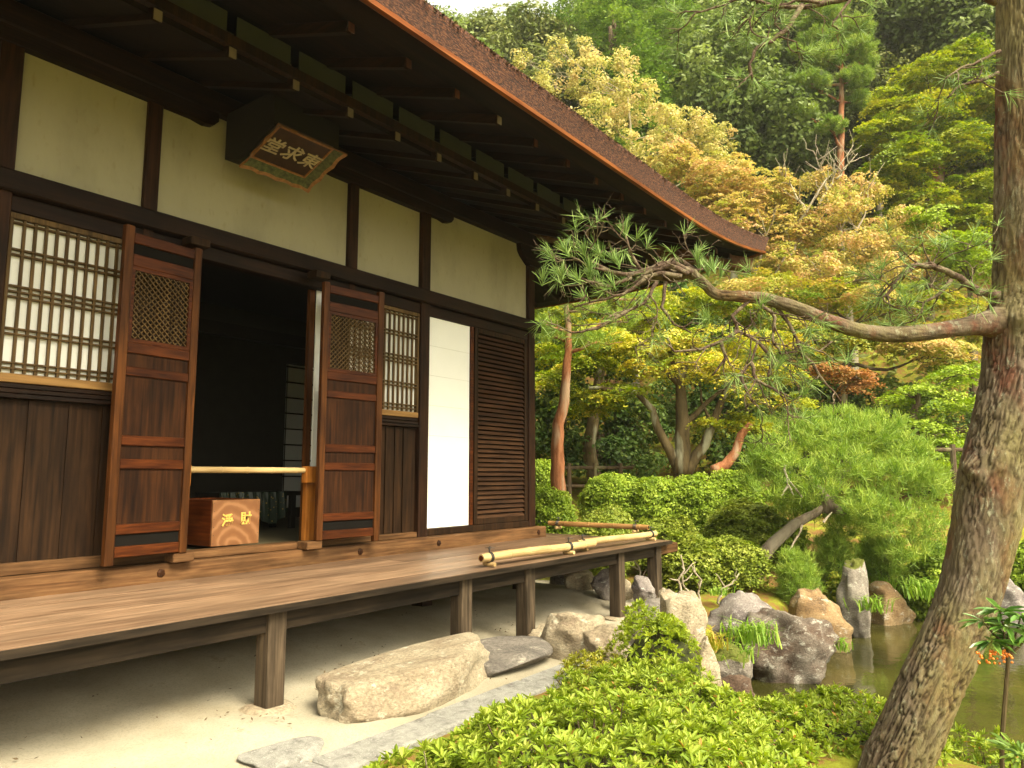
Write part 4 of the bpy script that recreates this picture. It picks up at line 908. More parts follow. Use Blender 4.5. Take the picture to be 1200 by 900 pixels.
# red pine with cloud pads
tree('pine_tree', 'tall red barked pine with layered flat pads on the hill', 'tree', 22, 985, [(985,175),(986,80),(980,25)], [(960,20,22,34,8),(1000,34,22,30,8),(955,46,22,26,7),(1005,56,21.8,28,8),(965,68,21.8,32,8),(950,98,21.8,30,9),(1002,92,21.8,26,9),(942,134,21.8,22,7),(972,148,21.6,24,7),(1006,118,22.2,20,9),(975,6,22.2,26,8),(935,62,21.8,16,6),(1018,72,22,14,6),(925,95,22,14,6)], 'needle', .11, .20, F_pine, B_red, 1.6, asp=.13, thick=.14, shell=.3, depthr=.8, cover=3.2)
tree('pine_tree', 'slim red pine trunk with bare top at upper right', 'tree', 24, 1107, [(1112,60),(1105,10),(1100,-60)], [(1100,-70,24,40,20)], 'needle', .24, .30, F_pine, B_red, 1.0, asp=.1, thick=.20)
def bare(m):
    for a, b, r in (((1025,90),(1060,-5),.09), ((1060,40),(1030,-10),.07), ((1090,70),(1062,5),.08), ((1098,60),(1050,20),.06), ((1080,40),(1130,-5),.06), ((1045,60),(1085,10),.06), ((1085,50),(1125,30),.05), ((1060,70),(1075,-10),.05), ((995,10),(1010,-20),.05), ((1040,55),(1000,20),.045)):
        m.tube(wig(at(a[0],a[1],24), at(b[0],b[1],24), 6, .12), [r*(1-.8*i/6) for i in range(7)], 6)
        for _ in range(4):
            t = rnd.uniform(.3, 1); p = at(a[0]+(b[0]-a[0])*t, a[1]+(b[1]-a[1])*t, 24); m.tube(wig(p, p+Vector((rnd.uniform(-1,1), rnd.uniform(-1,1), rnd.uniform(.3,1.2))), 4, .15), [.03,.025,.02,.014,.008], 4)
tree('bare_tree', 'pale leafless branching tree at upper right on the hill', 'tree', 24, 1045, [(1030,100),(1040,60)], [(1050,95,24.5,30,12)], 'broad', .14, .4, F_oliv, B_pale, .6, extra=bare, thick=.12, limbs=False)
n = 520; X = R.uniform(-1, 6.9, n); Y = 2.5+np.abs(R.normal(.75, .45, n)); X = X+R.choice([0, .1, -.1], n)
cl_ = R.uniform(0, 1, n) < .5; cx_ = R.uniform(.8, 6.6, 26); cy_ = R.uniform(2.7, 4.0, 26); ci = R.randint(0, 26, n); X = np.where(cl_, cx_[ci]+R.normal(0,.07,n), X); Y = np.where(cl_, cy_[ci]+R.normal(0,.05,n), Y)
V, t_ = diamonds(np.stack([X, Y, terr(X, Y)+ZO+.016+R.uniform(0,.006,n)], 1), R.normal(0,.35,(n,3))+np.array([0,0,1.]), .020, .45)
tag(link('leaf_litter', npmesh('leaf_litter', V, 4, t_), leafmat('dry litter', lc((.05,.035,.02), (.12,.08,.04), (.22,.17,.10)), .1)), 'small dry leaves and bits scattered over the sand', 'leaf litter', None, 'stuff')
# ---- trees close behind the garden
def multi(m):
    for pts, r in (([(797,555),(800,500),(797,450),(785,410)], .15), ([(797,555),(770,500),(765,480),(745,460),(700,455)], .085), ([(803,556),(830,510),(850,460),(862,440)], .10), ([(800,500),(830,470),(850,455)], .06), ([(797,455),(805,420),(815,395)], .07), ([(795,450),(770,425),(745,400)], .05), ([(690,455),(735,455),(760,470)], .03), ([(835,500),(822,470),(820,450)], .035)):
        P = []
        for i in range(len(pts)-1):
            s = wig(at(*pts[i], 12.1), at(*pts[i+1], 12.1), 4, .06); P += s if i == 0 else s[1:]
        m.tube(P, [r*(1-.7*i/(len(P)-1)) for i in range(len(P))], 9)
rt, _ = tree('maple_tree', 'yellow maple with forked lichened trunk behind the azaleas', 'tree', 12.1, 797, [(797,555),(797,500)], [(720,395,12.1,40,12),(770,400,12,44,13),(830,395,12,44,14),(870,430,11.9,44,13),(910,435,11.9,40,13),(820,425,11.8,50,13),(760,430,12.3,40,12),(890,400,12.2,50,15),(880,460,11.7,40,11),(930,470,12.2,26,9)], 'maple', .055, .24, F_yell, B_lich, .62, depthr=.9, extra=multi, limbs=False, thick=.17)
add_crown(rt, 'crown', [(690,420,12.4,40,12),(650,440,12.6,30,14),(735,460,12.4,40,11),(690,470,12.6,44,12),(850,490,12,36,10),(890,500,11.9,34,9),(690,400,12.5,36,12)], 'maple', .055, .24, F_yelg, .62)
rt, _ = tree('maple_tree', 'turning green and orange maple behind the long pine branch', 'tree', 14.5, 985, [(985,520),(990,440),(1000,380)], [(900,335,14.5,40,18),(960,345,14.5,46,18),(1030,350,14.4,46,18),(1090,345,14.4,40,18),(925,385,14,46,16),(985,395,14,50,16),(1060,395,14,46,16),(1110,420,14,36,20),(880,365,14.6,40,16),(940,420,14,46,16),(1140,380,14.2,30,30)], 'maple', .06, .28, F_mapo, B_brown, .8, depthr=.8)
add_crown(rt, 'rust_spray', [(985,438,13.2,30,8),(1005,452,13.1,20,6),(965,430,13.2,16,6)], 'maple', .055, .2, F_rust, .9)
add_crown(rt, 'orange_spray', [(870,335,13.5,30,10),(1020,342,13.6,30,8),(1100,405,13.4,30,9),(1050,400,13.5,26,8)], 'maple', .055, .2, F_orng, .8)
tree('maple_tree', 'low green maple with flat sprays between pine shrub and trunk', 'tree', 12.5, 1075, [(1075,560),(1070,500),(1075,460)], [(1000,505,12.5,46,9),(1060,500,12.4,50,9),(1115,470,12.4,40,12),(960,520,12.6,36,10),(1050,525,12.2,50,8),(1110,520,12.2,40,9),(1085,545,12,40,8),(1120,440,12.6,36,14),(1060,460,12.8,44,12),(1120,570,12,20,8),(1150,500,12.5,20,30)], 'maple', .055, .24, F_azb, B_brown, .75, depthr=.9)
tree('camellia_tree', 'dark glossy evergreen between red pine and yellow maple', 'tree', 14.2, 705, [(705,560),(700,500)], [(660,470,14.3,34,30),(710,480,14.2,36,30),(750,500,14.3,34,30),(690,530,14,40,26),(745,545,14,36,22),(640,520,14.3,24,30),(715,430,14.6,36,20),(660,420,14.8,36,24)], 'broad', .09, .24, F_dark, B_brown, .9)
tree('evergreen_tree', 'dark evergreen right of the forked maple trunk', 'tree', 14.8, 860, [(860,560),(860,500)], [(840,490,15,36,34),(890,480,15,40,30),(870,540,14.6,44,24),(920,530,14.8,40,30),(960,470,15.2,44,30),(1020,470,15.3,44,34),(1010,530,15,50,30),(1090,500,15.3,50,50),(800,470,15.4,40,40)], 'broad', .10, .28, F_dark, B_brown, .9)
tree('evergreen_tree', 'dark evergreen partly hidden behind the hall corner', 'tree', 15.5, 630, [(630,560),(625,450)], [(600,400,15.5,50,50),(650,370,15.5,46,44),(600,500,15.5,60,50),(560,440,16,60,70),(720,370,15.8,50,36),(780,360,16,50,36),(830,380,16.2,46,36)], 'broad', .11, .32, F_dark, B_brown, .8)
tree('maple_tree', 'green yellow maple canopy under the roof corner', 'tree', 13.6, 700, [(690,520),(705,430),(720,390)], [(690,350,13.6,40,16),(740,345,13.6,44,16),(790,350,13.6,44,16),(840,355,13.6,40,14),(760,375,13.2,44,14),(700,385,13.2,40,12),(650,370,13.6,30,20),(640,410,13.4,20,14)], 'maple', .055, .26, F_yelg, B_lich, .8)
def kneetr(m):
    P = []; pts = [(835,552),(850,545),(862,530),(868,510),(880,497)]
    for i in range(4):
        s = wig(at(*pts[i], 11.6), at(*pts[i+1], 11.6), 3, .05); P += s if i == 0 else s[1:]
    m.tube(P, [.09*(1-.4*i/12) for i in range(len(P))], 9)
tree('red_pine', 'red barked pine with a straight slender trunk beside the hall corner', 'tree', 10.2, 662, [(655,580),(653,520),(662,460),(666,400),(664,345)], [(690,360,10.2,26,9),(640,380,10.2,16,8),(700,400,10.1,30,8),(650,395,10.3,24,7),(730,375,10.2,24,10),(750,350,10.3,24,10)], 'needle', .10, .11, F_pine, B_red, 1.2, asp=.055, thick=.125, shell=.3)
tree('red_pine', 'short kneed reddish trunk behind the azalea bank', 'tree', 11.6, 838, [(838,552),(850,543)], [(905,495,11.6,20,8)], 'needle', .10, .11, F_pine, B_red, .8, asp=.06, thick=.07, extra=kneetr, limbs=False)
# ---- the rounded leaning pine by the pond
def leanx(m):
    def ch(pts, r, n=3, D=8.6):
        P = []
        for i in range(len(pts)-1):
            s = wig(at(*pts[i], D), at(*pts[i+1], D), n, .08); P += s if i == 0 else s[1:]
        m.tube(P, [r*(1-.6*i/(len(P)-1)) for i in range(len(P))], 10)
    ch([(884,664),(905,638),(930,615),(955,602),(975,590)], .085); ch([(975,598),(962,575),(945,560),(935,545)], .07); ch([(970,595),(1000,600),(1040,590),(1080,600)], .06); ch([(965,600),(985,560),(1010,530)], .06)
rt, _ = tree('pine_tree', 'rounded bright green garden pine with leaning trunk by the pond', 'tree', 8.6, 884, [(884,664),(905,638)], [(905,530,8.6,34,20),(960,512,8.7,44,18),(1010,510,8.8,44,20),(1060,530,8.8,40,22),(930,555,8.3,36,18),(985,545,8.3,44,22),(1040,560,8.4,44,22),(1090,570,8.7,30,26),(1080,610,8.6,34,22),(1030,605,8.3,44,22),(1100,640,8.8,20,14),(1060,645,8.6,36,14),(880,560,8.6,20,12),(905,575,8.3,30,12),(960,575,8.2,34,12),(1010,590,8.1,34,14),(940,500,8.9,36,14),(1035,495,9.0,34,14),(985,490,9.0,30,12),(1075,555,8.4,36,16),(890,540,8.5,22,14),(925,585,9.0,30,13),(1000,600,8.9,40,14),(955,598,9.1,30,12),(1005,618,8.7,44,10),(930,600,9.2,26,10)], 'needle', .095, .085, F_pine, B_grey, 1.1, asp=.085, limbs=False, shell=.5, extra=leanx, thick=.075, depthr=.8, cover=2.6)
m = MB()
for a, b in (((920,545),(923,570)), ((923,570),(915,582)), ((923,568),(930,580)), ((922,560),(932,572)), ((932,572),(940,583)), ((965,612),(975,600)), ((935,628),(925,645)), ((940,615),(935,630))):
    m.tube(wig(at(*a, 8.1), at(*b, 8.1), 4, .12), [.014,.012,.010,.008,.005], 5)
m.build('dead_twigs', B_pale, rt, world=True)
# ---- clipped azaleas and low shrubs behind
def shrub(name, label, cat, px, pytop, D, rpx, hgt, mt, leaf, rs, style='broad', dens=1., group=None, depthr=1., asp=.62, n=7, cover=2.6):
    c = gpx(px, D); top = at(px, pytop, D).z; r = rpx*D/FPX; h = max(.15, top-c.z); rt = empty(name, c, label, cat, group); cl = []
    for i in range(n):
        a = rnd.uniform(0, 6.28); q = r*.5*math.sqrt(rnd.random()); rr = r*rnd.uniform(.45,.62); cl.append(((c.x+q*math.cos(a), c.y+q*math.sin(a)*depthr, c.z+h*rnd.uniform(.46,.60)), (rr, rr*depthr, h*.44)))
    cl.append(((c.x, c.y, c.z+h*.5), (r*.92, r*.92*depthr, h*.5)))
    m = MB()
    for i in range(7):
        e = Vector(cl[i % n][0]); m.tube(wig(c+Vector((rnd.uniform(-.1,.1), rnd.uniform(-.1,.1), -.05)), e+Vector((0,0,h*.1)), 5, .15), [.018,.016,.013,.010,.007,.004], 5)
    m.build('stems', B_brown, rt, world=True)
    link('crown', crown_mesh('crown', cl, style, leaf, dens, rs, tuple(c), asp, .6, cover), mt, rt); return rt
G1 = 'clipped azaleas behind the veranda'
shrub('azalea_shrub', 'bright clipped azalea right of the red pine trunk', 'shrub', 715, 557, 10.4, 40, 1, F_azb, .036, .085, group=G1)
shrub('azalea_shrub', 'bright clipped azalea left of the forked maple', 'shrub', 765, 560, 10.2, 36, 1, F_azb, .036, .085, group=G1)
shrub('azalea_shrub', 'bright clipped azalea below the forked maple trunk', 'shrub', 812, 556, 10.2, 36, 1, F_azb, .036, .085, group=G1)
shrub('azalea_shrub', 'bright clipped azalea just left of the round pine', 'shrub', 858, 552, 10.4, 34, 1, F_azb, .036, .085, group=G1)
shrub('azalea_shrub', 'clipped azalea against the hall corner post', 'shrub', 645, 572, 9.6, 32, 1, F_azb, .036, .085, group=G1)
shrub('azalea_shrub', 'higher azalea behind the red pine trunk foot', 'shrub', 632, 540, 12.0, 26, 1, F_azb, .04, .09, group=G1)
shrub('low_shrub', 'dull olive clipped shrub behind the orange bamboo pole', 'shrub', 705, 598, 8.6, 52, 1, F_olaz, .035, .08, depthr=.6)
shrub('low_shrub', 'olive shrub touching the left side of the round pine', 'shrub', 868, 585, 9.4, 48, 1, F_olaz, .036, .12, 'maple', dens=1.3)
shrub('low_shrub', 'small olive shrub right of the bamboo pole end', 'shrub', 800, 626, 8.0, 44, 1, F_olaz, .036, .13, 'maple', depthr=.8, dens=1.3)
shrub('low_shrub', 'spreading olive shrub above the contorted pale stems', 'shrub', 850, 630, 8.2, 50, 1, F_olaz, .036, .13, 'maple', depthr=.8, dens=1.3)
shrub('low_shrub', 'small green pine seedling beside the leaning trunk foot', 'shrub', 928, 645, 7.9, 26, 1, F_pine, .07, .07, 'needle', asp=.07)
shrub('low_shrub', 'small green bush left of the upright pond rock', 'shrub', 972, 672, 8.4, 16, 1, F_mapl, .04, .07)
shrub('low_shrub', 'green bush between round pine and leaning trunk', 'shrub', 1085, 640, 9.0, 36, 1, F_azb, .045, .09)
shrub('low_shrub', 'green bush right of the leaning pine trunk', 'shrub', 1205, 640, 9.0, 40, 1, F_azb, .045, .09)
shrub('low_shrub', 'pale green bush low between trunk and rounded rock', 'shrub', 1110, 672, 8.7, 26, 1, F_fern, .05, .08)
shrub('low_shrub', 'feathery pine seedling under the round pine, left one', 'shrub', 962, 622, 8.8, 28, 1, F_pine, .07, .07, 'needle', asp=.07)
shrub('low_shrub', 'feathery pine seedling under the round pine, right one', 'shrub', 1022, 628, 9.1, 30, 1, F_pine, .07, .07, 'needle', asp=.07)
shrub('low_shrub', 'low yellow green shrub at the foot of the leaning trunk, left', 'shrub', 905, 612, 9.3, 34, 1, F_azb, .045, .09)
shrub('low_shrub', 'low olive cover in front of the clipped azaleas', 'shrub', 775, 603, 9.0, 48, 1, F_olaz, .036, .12, 'maple', depthr=.7, dens=1.3)
# contorted pale stems under the low shrub
for lab, pts in (('contorted pale bare stem right of the veranda corner', [(800,700),(795,680),(802,668),(798,650)]), ('second contorted pale stem beside the mossy slope', [(822,712),(818,695),(822,680),(812,668)]), ('forked pale stem below the spreading olive shrub', [(841,706),(846,690),(858,684),(866,672)]), ('thin pale stem seen between the veranda posts', [(762,690),(752,678),(748,664),(742,655)]), ('short pale stem leaning left of the forked one', [(808,706),(806,692),(800,686)])):
    g = gpx(pts[0][0], 7.3); m = MB(); P = [g-Vector((0,0,.03))]
    for i in range(len(pts)-1):
        P += wig(at(*pts[i], 7.3), at(*pts[i+1], 7.3), 4, .16)[(0 if i == 0 else 1):]
    m.tube(P, [.014-.008*i/len(P) for i in range(len(P))], 6)
    for _ in range(4):
        p = P[rnd.randint(3, len(P)-1)]; m.tube(wig(p, p+Vector((rnd.uniform(-.12,.12), rnd.uniform(-.12,.12), rnd.uniform(-.02,.15))), 4, .2), [.010,.008,.007,.005,.003], 5)
    o = m.build('shrub_stem', B_pale, origin=g, world=True, smooth=True); tag(o, lab, 'shrub stem', 'contorted stems by the moss slope')
# moss tufts / ground leaves around
def tuft(label, px, py, D, n, L_, mt, spread=.10, w_=.011):
    c = gpx(px, D) if py is None else at(px, py, D); P = np.array(c)+np.c_[R.normal(0, spread, (n, 2)), np.zeros(n)]
    a = R.uniform(0, 6.28, n); h = R.uniform(.5, 1, n)*L_; d = np.c_[np.cos(a), np.sin(a), np.zeros(n)]; s = np.c_[-np.sin(a), np.cos(a), np.zeros(n)]*w_/2
    up = np.array([0,0,1.]); p1 = P+d*(h*.22)[:,None]+up*(h*.55)[:,None]; p2 = P+d*(h*.62)[:,None]+up*(h*.62)[:,None]
    V = np.concatenate([np.stack([P-s, P+s, p1+s, p1-s], 1), np.stack([p1-s, p1+s, p2+s*.25, p2-s*.25], 1)])-np.array(c); t = R.uniform(0,1,n); t = np.concatenate([t, t])
    o = link('grass_tuft', npmesh('grass_tuft', V, 4, t), mt); o.location = c; return tag(o, label, 'grass tuft', 'grass tufts on the pond bank')
tuft('bright grass tuft between the purple grey rock and the pond rock', 878, 752, 5.95, 160, .26, F_fern, .10)
tuft('grass tuft drooping over the low rock by the water', 862, 775, 5.7, 110, .20, F_fern, .08)
tuft('grass tuft right of the rounded far rock', 1085, 700, 8.6, 160, .34, F_fern, .14, .016)
tuft('grass tuft under the small green bush', 1022, 716, 7.7, 80, .24, F_fern, .08)
tuft('grass clump behind the rounded far rock', 1050, 690, 9.1, 160, .34, F_fern, .22, .016)
tuft('tiny grass tuft on the brown earth', 842, 697, 7.2, 60, .12, F_fern, .05)
tuft('yellow green tuft left of the low water rock', 832, 758, 5.5, 80, .18, F_azy, .06)
tuft('grass tuft at the water edge beside the peaked rock', 984, 762, 6.3, 60, .16, F_fern, .05)
# thin rail fence behind
def fence(label, x0, x1, y, D, n, group='low rail fences behind the garden'):
    a = at(x0, y, D); b = at(x1, y, D); g0 = gz((a.x+b.x)/2, (a.y+b.y)/2)+ZO; rt = empty('rail_fence', ((a.x+b.x)/2, (a.y+b.y)/2, g0), label, 'fence', group)
    for dz in (0, -.32): MB().tube([a+Vector((0,0,dz)), b+Vector((0,0,dz))], .030, 8).build('rail', B_brown, rt, world=True)
    for k in range(n):
        p = a.lerp(b, (k+.5)/n); gzz = gz(p.x, p.y)+ZO; MB().tube([(p.x, p.y, gzz-.05), (p.x, p.y, a.z+.08)], .04, 8).build('fence_post', B_brown, rt, world=True)
fence('reddish rail fence in the shade left of the forked maple', 622, 742, 548, 13.0, 4); fence('reddish rail fence glimpsed left of the leaning pine trunk', 1095, 1180, 527, 11.0, 2)
def haze():
    m = bpy.data.materials.new('thin valley haze'); m.use_nodes = True; t = m.node_tree; t.nodes.remove(t.nodes['Principled BSDF'])
    v = t.nodes.new('ShaderNodeVolumePrincipled'); v.inputs['Color'].default_value = (.95,.95,.86,1); v.inputs['Density'].default_value = .0008; v.inputs['Anisotropy'].default_value = .3
    t.links.new(v.outputs[0], t.nodes['Material Output'].inputs['Volume']); return m
HZ = MB().box(-301, 401, -301, 401, -6, 62).build('haze', haze()); HZ['kind'] = 'stuff'; HZ['label'] = 'thin pale haze in the air over the valley'
# ------------------------------------------------------------------ foreground azaleas
def azalea(label, cx, cy, rx, ry, ztop, mt, L_=.034, dens=1.0, seed=0, hgt=.36, rz=0., name='azalea_shrub', rag=.05):
    zb = gz(cx, cy); rt = empty(name, (cx, cy, zb+ZO), label, 'shrub', 'azaleas in the foreground'); o = Vector((seed*9.1, 3, 0))
    h = max(.15, ztop-zb)
    def surf(u, v):                 # unit disc -> height fraction
        q = u*u+v*v; return (max(0, 1-q**1.6))**.5*(1+.0)
    n = int(dens*rx*ry*math.pi*1.35/(.032**2)*(.034/L_)**1.6); Pn, Nn = [], []
    while len(Pn) < n:
        u, v = rnd.uniform(-1, 1), rnd.uniform(-1, 1); q = u*u+v*v
        if q > .995: continue
        s = surf(u, v); e = .02; du = (surf(u+e, v)-surf(u-e, v))/(2*e)*h/rx; dv = (surf(u, v+e)-surf(u, v-e))/(2*e)*h/ry; nn = Vector((-du, -dv, 1.0)); w_ = nn.length
        if rnd.random() > min(1, w_/3.0+.33): continue
        x, y = cx+u*rx, cy+v*ry; nz = noise.noise(Vector((x*3.2, y*3.2, 0))+o); n2 = noise.noise(Vector((x*9, y*9, 5))+o)
        dpt = abs(rnd.gauss(0, .035)); nn.normalize(); p = Vector((x, y, zb+s*h))+nn*(nz*rag*1.4+n2*rag*.8-dpt); Pn.append(p); Nn.append((nn+Vector((rnd.gauss(0,.3), rnd.gauss(0,.3), .35))).normalized())
    P = np.array([tuple(p) for p in Pn]); N_ = np.array([tuple(p) for p in Nn]); k = 9; a, b = rand_perp(N_)
    Pk = np.repeat(P, k, 0); Nk = np.repeat(N_, k, 0); A = np.repeat(a, k, 0); B = np.repeat(b, k, 0); ph = np.tile(np.arange(k)*2.4, n)+R.normal(0,.2,n*k)
    el = np.tile(np.linspace(.25, 1.25, k), n)+R.normal(0,.14,n*k); D = nrm((A*np.cos(ph)[:,None]+B*np.sin(ph)[:,None])*np.cos(el)[:,None]+Nk*np.sin(el)[:,None])
    Ln = L_*np.repeat(R.uniform(.7,1.25,n), k)*R.uniform(.55,1.15,n*k)*(1.1-.35*np.tile(np.linspace(0,1,k), n)); V = leaves6(Pk+D*.002, D, Nk+1e-3, Ln, Ln*.36)
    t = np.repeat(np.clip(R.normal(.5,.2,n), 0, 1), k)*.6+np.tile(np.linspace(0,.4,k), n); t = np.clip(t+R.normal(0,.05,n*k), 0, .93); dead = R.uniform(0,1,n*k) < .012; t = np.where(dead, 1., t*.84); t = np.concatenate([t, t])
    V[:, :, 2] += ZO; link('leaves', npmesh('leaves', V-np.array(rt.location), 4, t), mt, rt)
    m = MB()
    for _ in range(int(90*rx*ry/.25)):
        i = rnd.randrange(n); p = Pn[i]; q = Vector((cx+(p.x-cx)*.55, cy+(p.y-cy)*.55, zb+(p.z-zb)*.35)); m.tube(wig(q, p, 4, .12), [.006,.005,.004,.003,.002], 4)
    m.build('stems', B_brown, rt)
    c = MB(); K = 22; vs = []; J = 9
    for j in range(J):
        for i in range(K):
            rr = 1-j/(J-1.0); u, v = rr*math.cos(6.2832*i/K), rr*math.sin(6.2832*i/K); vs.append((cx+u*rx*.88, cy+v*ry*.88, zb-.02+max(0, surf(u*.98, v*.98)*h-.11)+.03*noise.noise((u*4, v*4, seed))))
    c.add(vs, [(j*K+i, j*K+(i+1) % K, (j+1)*K+(i+1) % K, (j+1)*K+i) for j in range(J-1) for i in range(K)]).build('light_blocking_core', shadecore, rt, smooth=True)  # added dark mound under the leaves, blocks light through the shrub
    return rt
shadecore = plain('dark shrub core with painted shade', (.045,.050,.012), .9, .6, 30, .8, 60)  # shade inside the shrub painted as a dark brown green
def azpx(label, px, D, r1, r2, ztop, mt, **k):
    p = at(px, 450, D); return azalea(label, p.x, p.y, r1, r2, ztop, mt, **k)
azpx('big foreground azalea filling the bottom centre', 690, 2.35, .62, .60, -.745, F_aza, seed=1, L_=.036)
azpx('foreground azalea at bottom left of the mass, by the kerb', 552, 2.08, .47, .46, -.79, F_aza, seed=2, L_=.036)
azpx('foreground azalea right of the biggest one', 795, 2.55, .42, .46, -.81, F_aza, seed=3, L_=.035)
azpx('foreground azalea farther back under the bright bush', 745, 3.2, .50, .48, -.84, F_aza, seed=4, L_=.036)
azpx('azalea behind the flat dark slab, left rear of the mass', 650, 2.85, .40, .40, -.86, F_aza, seed=5, L_=.036)
azpx('azalea mound beside the pond left of the pine trunk', 972, 3.4, .36, .40, -1.05, F_aza, seed=6, L_=.038)
azpx('azalea between the mass and the pond mound', 858, 3.3, .30, .34, -1.13, F_aza, seed=7, L_=.035)
azpx('small azalea at the bottom right behind the pine trunk', 1125, 3.6, .28, .28, -1.22, F_aza, seed=8, L_=.036)
azpx('upright bright yellow green bush before the tall pale rock', 768, 4.15, .25, .25, -.73, F_azu, seed=9, L_=.034, rag=.11, dens=1.7)
azpx('small yellowish red tipped shrub left of the bright bush', 690, 4.1, .20, .18, -.96, F_azy, seed=10, L_=.030, rag=.06, dens=1.3)
# ------------------------------------------------------------------ foreground pine
def trunkmat():
    m, t, b, N, L = mat_new('plated pine bark'); mp = coords(t, (1, 1, .5))
    def noi(s, d=7, ro=.65):
        n = N('ShaderNodeTexNoise'); n.inputs['Scale'].default_value = s; n.inputs['Detail'].default_value = d; n.inputs['Roughness'].default_value = ro; L(mp.outputs[0], n.inputs['Vector']); return n
    def mix(f, a, b_, mode='MIX'):
        x = N('ShaderNodeMixRGB'); x.blend_type = mode
        if isinstance(f, (int, float)): x.inputs[0].default_value = f
        else: L(f, x.inputs[0])
        for k, q in ((1, a), (2, b_)):
            if isinstance(q, tuple): x.inputs[k].default_value = col(q)
            else: L(q, x.inputs[k])
        return x.outputs[0]
    n1 = noi(16); r1 = ramp(t, [(.32, (.085,.060,.038)), (.62, (.15,.115,.080))]); L(n1.outputs['Fac'], r1.inputs[0])
    n2 = noi(5); r2 = ramp(t, [(.50, (0,0,0)), (.60, (1,1,1))]); L(n2.outputs['Fac'], r2.inputs[0]); c = mix(r2.outputs[0], r1.outputs[0], (.13,.055,.034))
    n3 = noi(34, 6, .8); r3 = ramp(t, [(.56, (0,0,0)), (.64, (1,1,1))]); L(n3.outputs['Fac'], r3.inputs[0]); c = mix(r3.outputs[0], c, (.22,.215,.15))
    n4 = noi(2.2); r4 = ramp(t, [(.44, (0,0,0)), (.60, (.75,.75,.75))]); L(n4.outputs['Fac'], r4.inputs[0]); c = mix(r4.outputs[0], c, mix(.5, r1.outputs[0], (.20,.19,.05)))
    a = N('ShaderNodeAttribute'); a.attribute_name = 'crack'; c = mix(a.outputs['Fac'], c, (.030,.018,.010))
    L(c, b.inputs['Base Color']); b.inputs['Roughness'].default_value = .9; b.inputs['Specular IOR Level'].default_value = .15
    bp = N('ShaderNodeBump'); bp.inputs['Strength'].default_value = .9; bp.inputs['Distance'].default_value = .012; ab = N('ShaderNodeMath'); ab.operation = 'ADD'; L(n1.outputs['Fac'], ab.inputs[0]); L(n3.outputs['Fac'], ab.inputs[1]); L(ab.outputs[0], bp.inputs['Height']); L(bp.outputs[0], b.inputs['Normal']); return m
M_trunk = trunkmat()
TD = 2.95
tr = [(1046,905,67),(1066,860,66),(1089,805,65),(1113,755,65),(1135,700,66),(1152,630,70),(1165,560,77),(1178,500,74),(1190,440,73),(1198,380,78),(1203,340,72),(1204,250,71),(1204,150,70),(1203,0,68),(1200,-150,64),(1192,-320,56),(1180,-520,46)]
def smoothpath(pts, per=14):
    P = [np.array(p, float) for p in pts]; out = []
    for i in range(len(P)-1):
        p0, p1, p2, p3 = P[max(i-1,0)], P[i], P[i+1], P[min(i+2, len(P)-1)]
        for k in range(per):
            t = k/per; out.append(.5*((2*p1)+(-p0+p2)*t+(2*p0-5*p1+4*p2-p3)*t*t+(-p0+3*p1-3*p2+p3)*t**3))
    out.append(P[-1]); return out
def ss01(x): return max(0., min(1., x))
def barktube(name, pts, parent, seg=90, per=16, crack=.012, burls=(), vs=1.0):
    """pts: world (x, y, z, r)"""
    S_ = smoothpath(pts, per); m_ = len(S_); vs_, ck = [], []; nx = None; run = 0
    for i in range(m_):
        p = Vector(S_[i][:3]); a = Vector(S_[min(i+1,m_-1)][:3]); b = Vector(S_[max(i-1,0)][:3]); t = (a-b).normalized()
        if nx is None: nx = t.orthogonal().normalized()
        nx = (nx-t*nx.dot(t)).normalized(); ny = t.cross(nx); r = S_[i][3]
        if i: run += (Vector(S_[i][:3])-Vector(S_[i-1][:3])).length
        for k in range(seg):
            w_ = 2*math.pi*k/seg; d = nx*math.cos(w_)+ny*math.sin(w_); q = Vector((math.cos(w_)*r*44*vs, math.sin(w_)*r*44*vs, run*6.8*vs)); q2 = q+Vector((noise.noise(q*.9), noise.noise(q*.9+Vector((7,0,0))), noise.noise(q*.9+Vector((0,7,0)))))*1.5
            ds, _p = noise.voronoi(q2, distance_metric='DISTANCE', exponent=2.5); e = ds[1]-ds[0]; c = max(0, 1-e/.20)**1.2*(.35+.65*ss01(noise.noise(q*.21)+.5))
            rr = r*(1+.05*noise.noise(q*.25))-crack*c+.35*crack*noise.noise(q*2.2)+.2*crack*noise.noise(q*5)
            x = p+d*r
            for bp_, br_, bh in burls:
                dd = (x-bp_).length/br_
                if dd < 1: rr += bh*(1-dd*dd)**2*(1+.5*noise.noise(x*22))
            vs_.append(p+d*rr); ck.append(min(1, c*1.1))
    fs = [(i*seg+k, i*seg+(k+1) % seg, (i+1)*seg+(k+1) % seg, (i+1)*seg+k) for i in range(m_-1) for k in range(seg)]+[tuple(range((m_-1)*seg, m_*seg))]
    base = wloc(parent); me = bpy.data.meshes.new(name); me.from_pydata([tuple(v-base) for v in vs_], [], fs)
    at_ = me.attributes.new('crack', 'FLOAT', 'POINT'); at_.data.foreach_set('value', ck); me.update()
    return link(name, me, M_trunk, parent, smooth=True)
b0 = at(1036, 935, TD)
pine = empty('pine_tree', (b0.x, b0.y, gz(b0.x, b0.y)+ZO), 'large leaning pine trunk in the right foreground with one long branch', 'tree')
tp = [(b0.x, b0.y, gz(b0.x, b0.y)+ZO-.15, .122)]+[tuple(at(x, y, TD))+(w_*TD/FPX/2*.97,) for x, y, w_ in tr]
if tp[1][2] < tp[0][2]+.1: tp.pop(1)
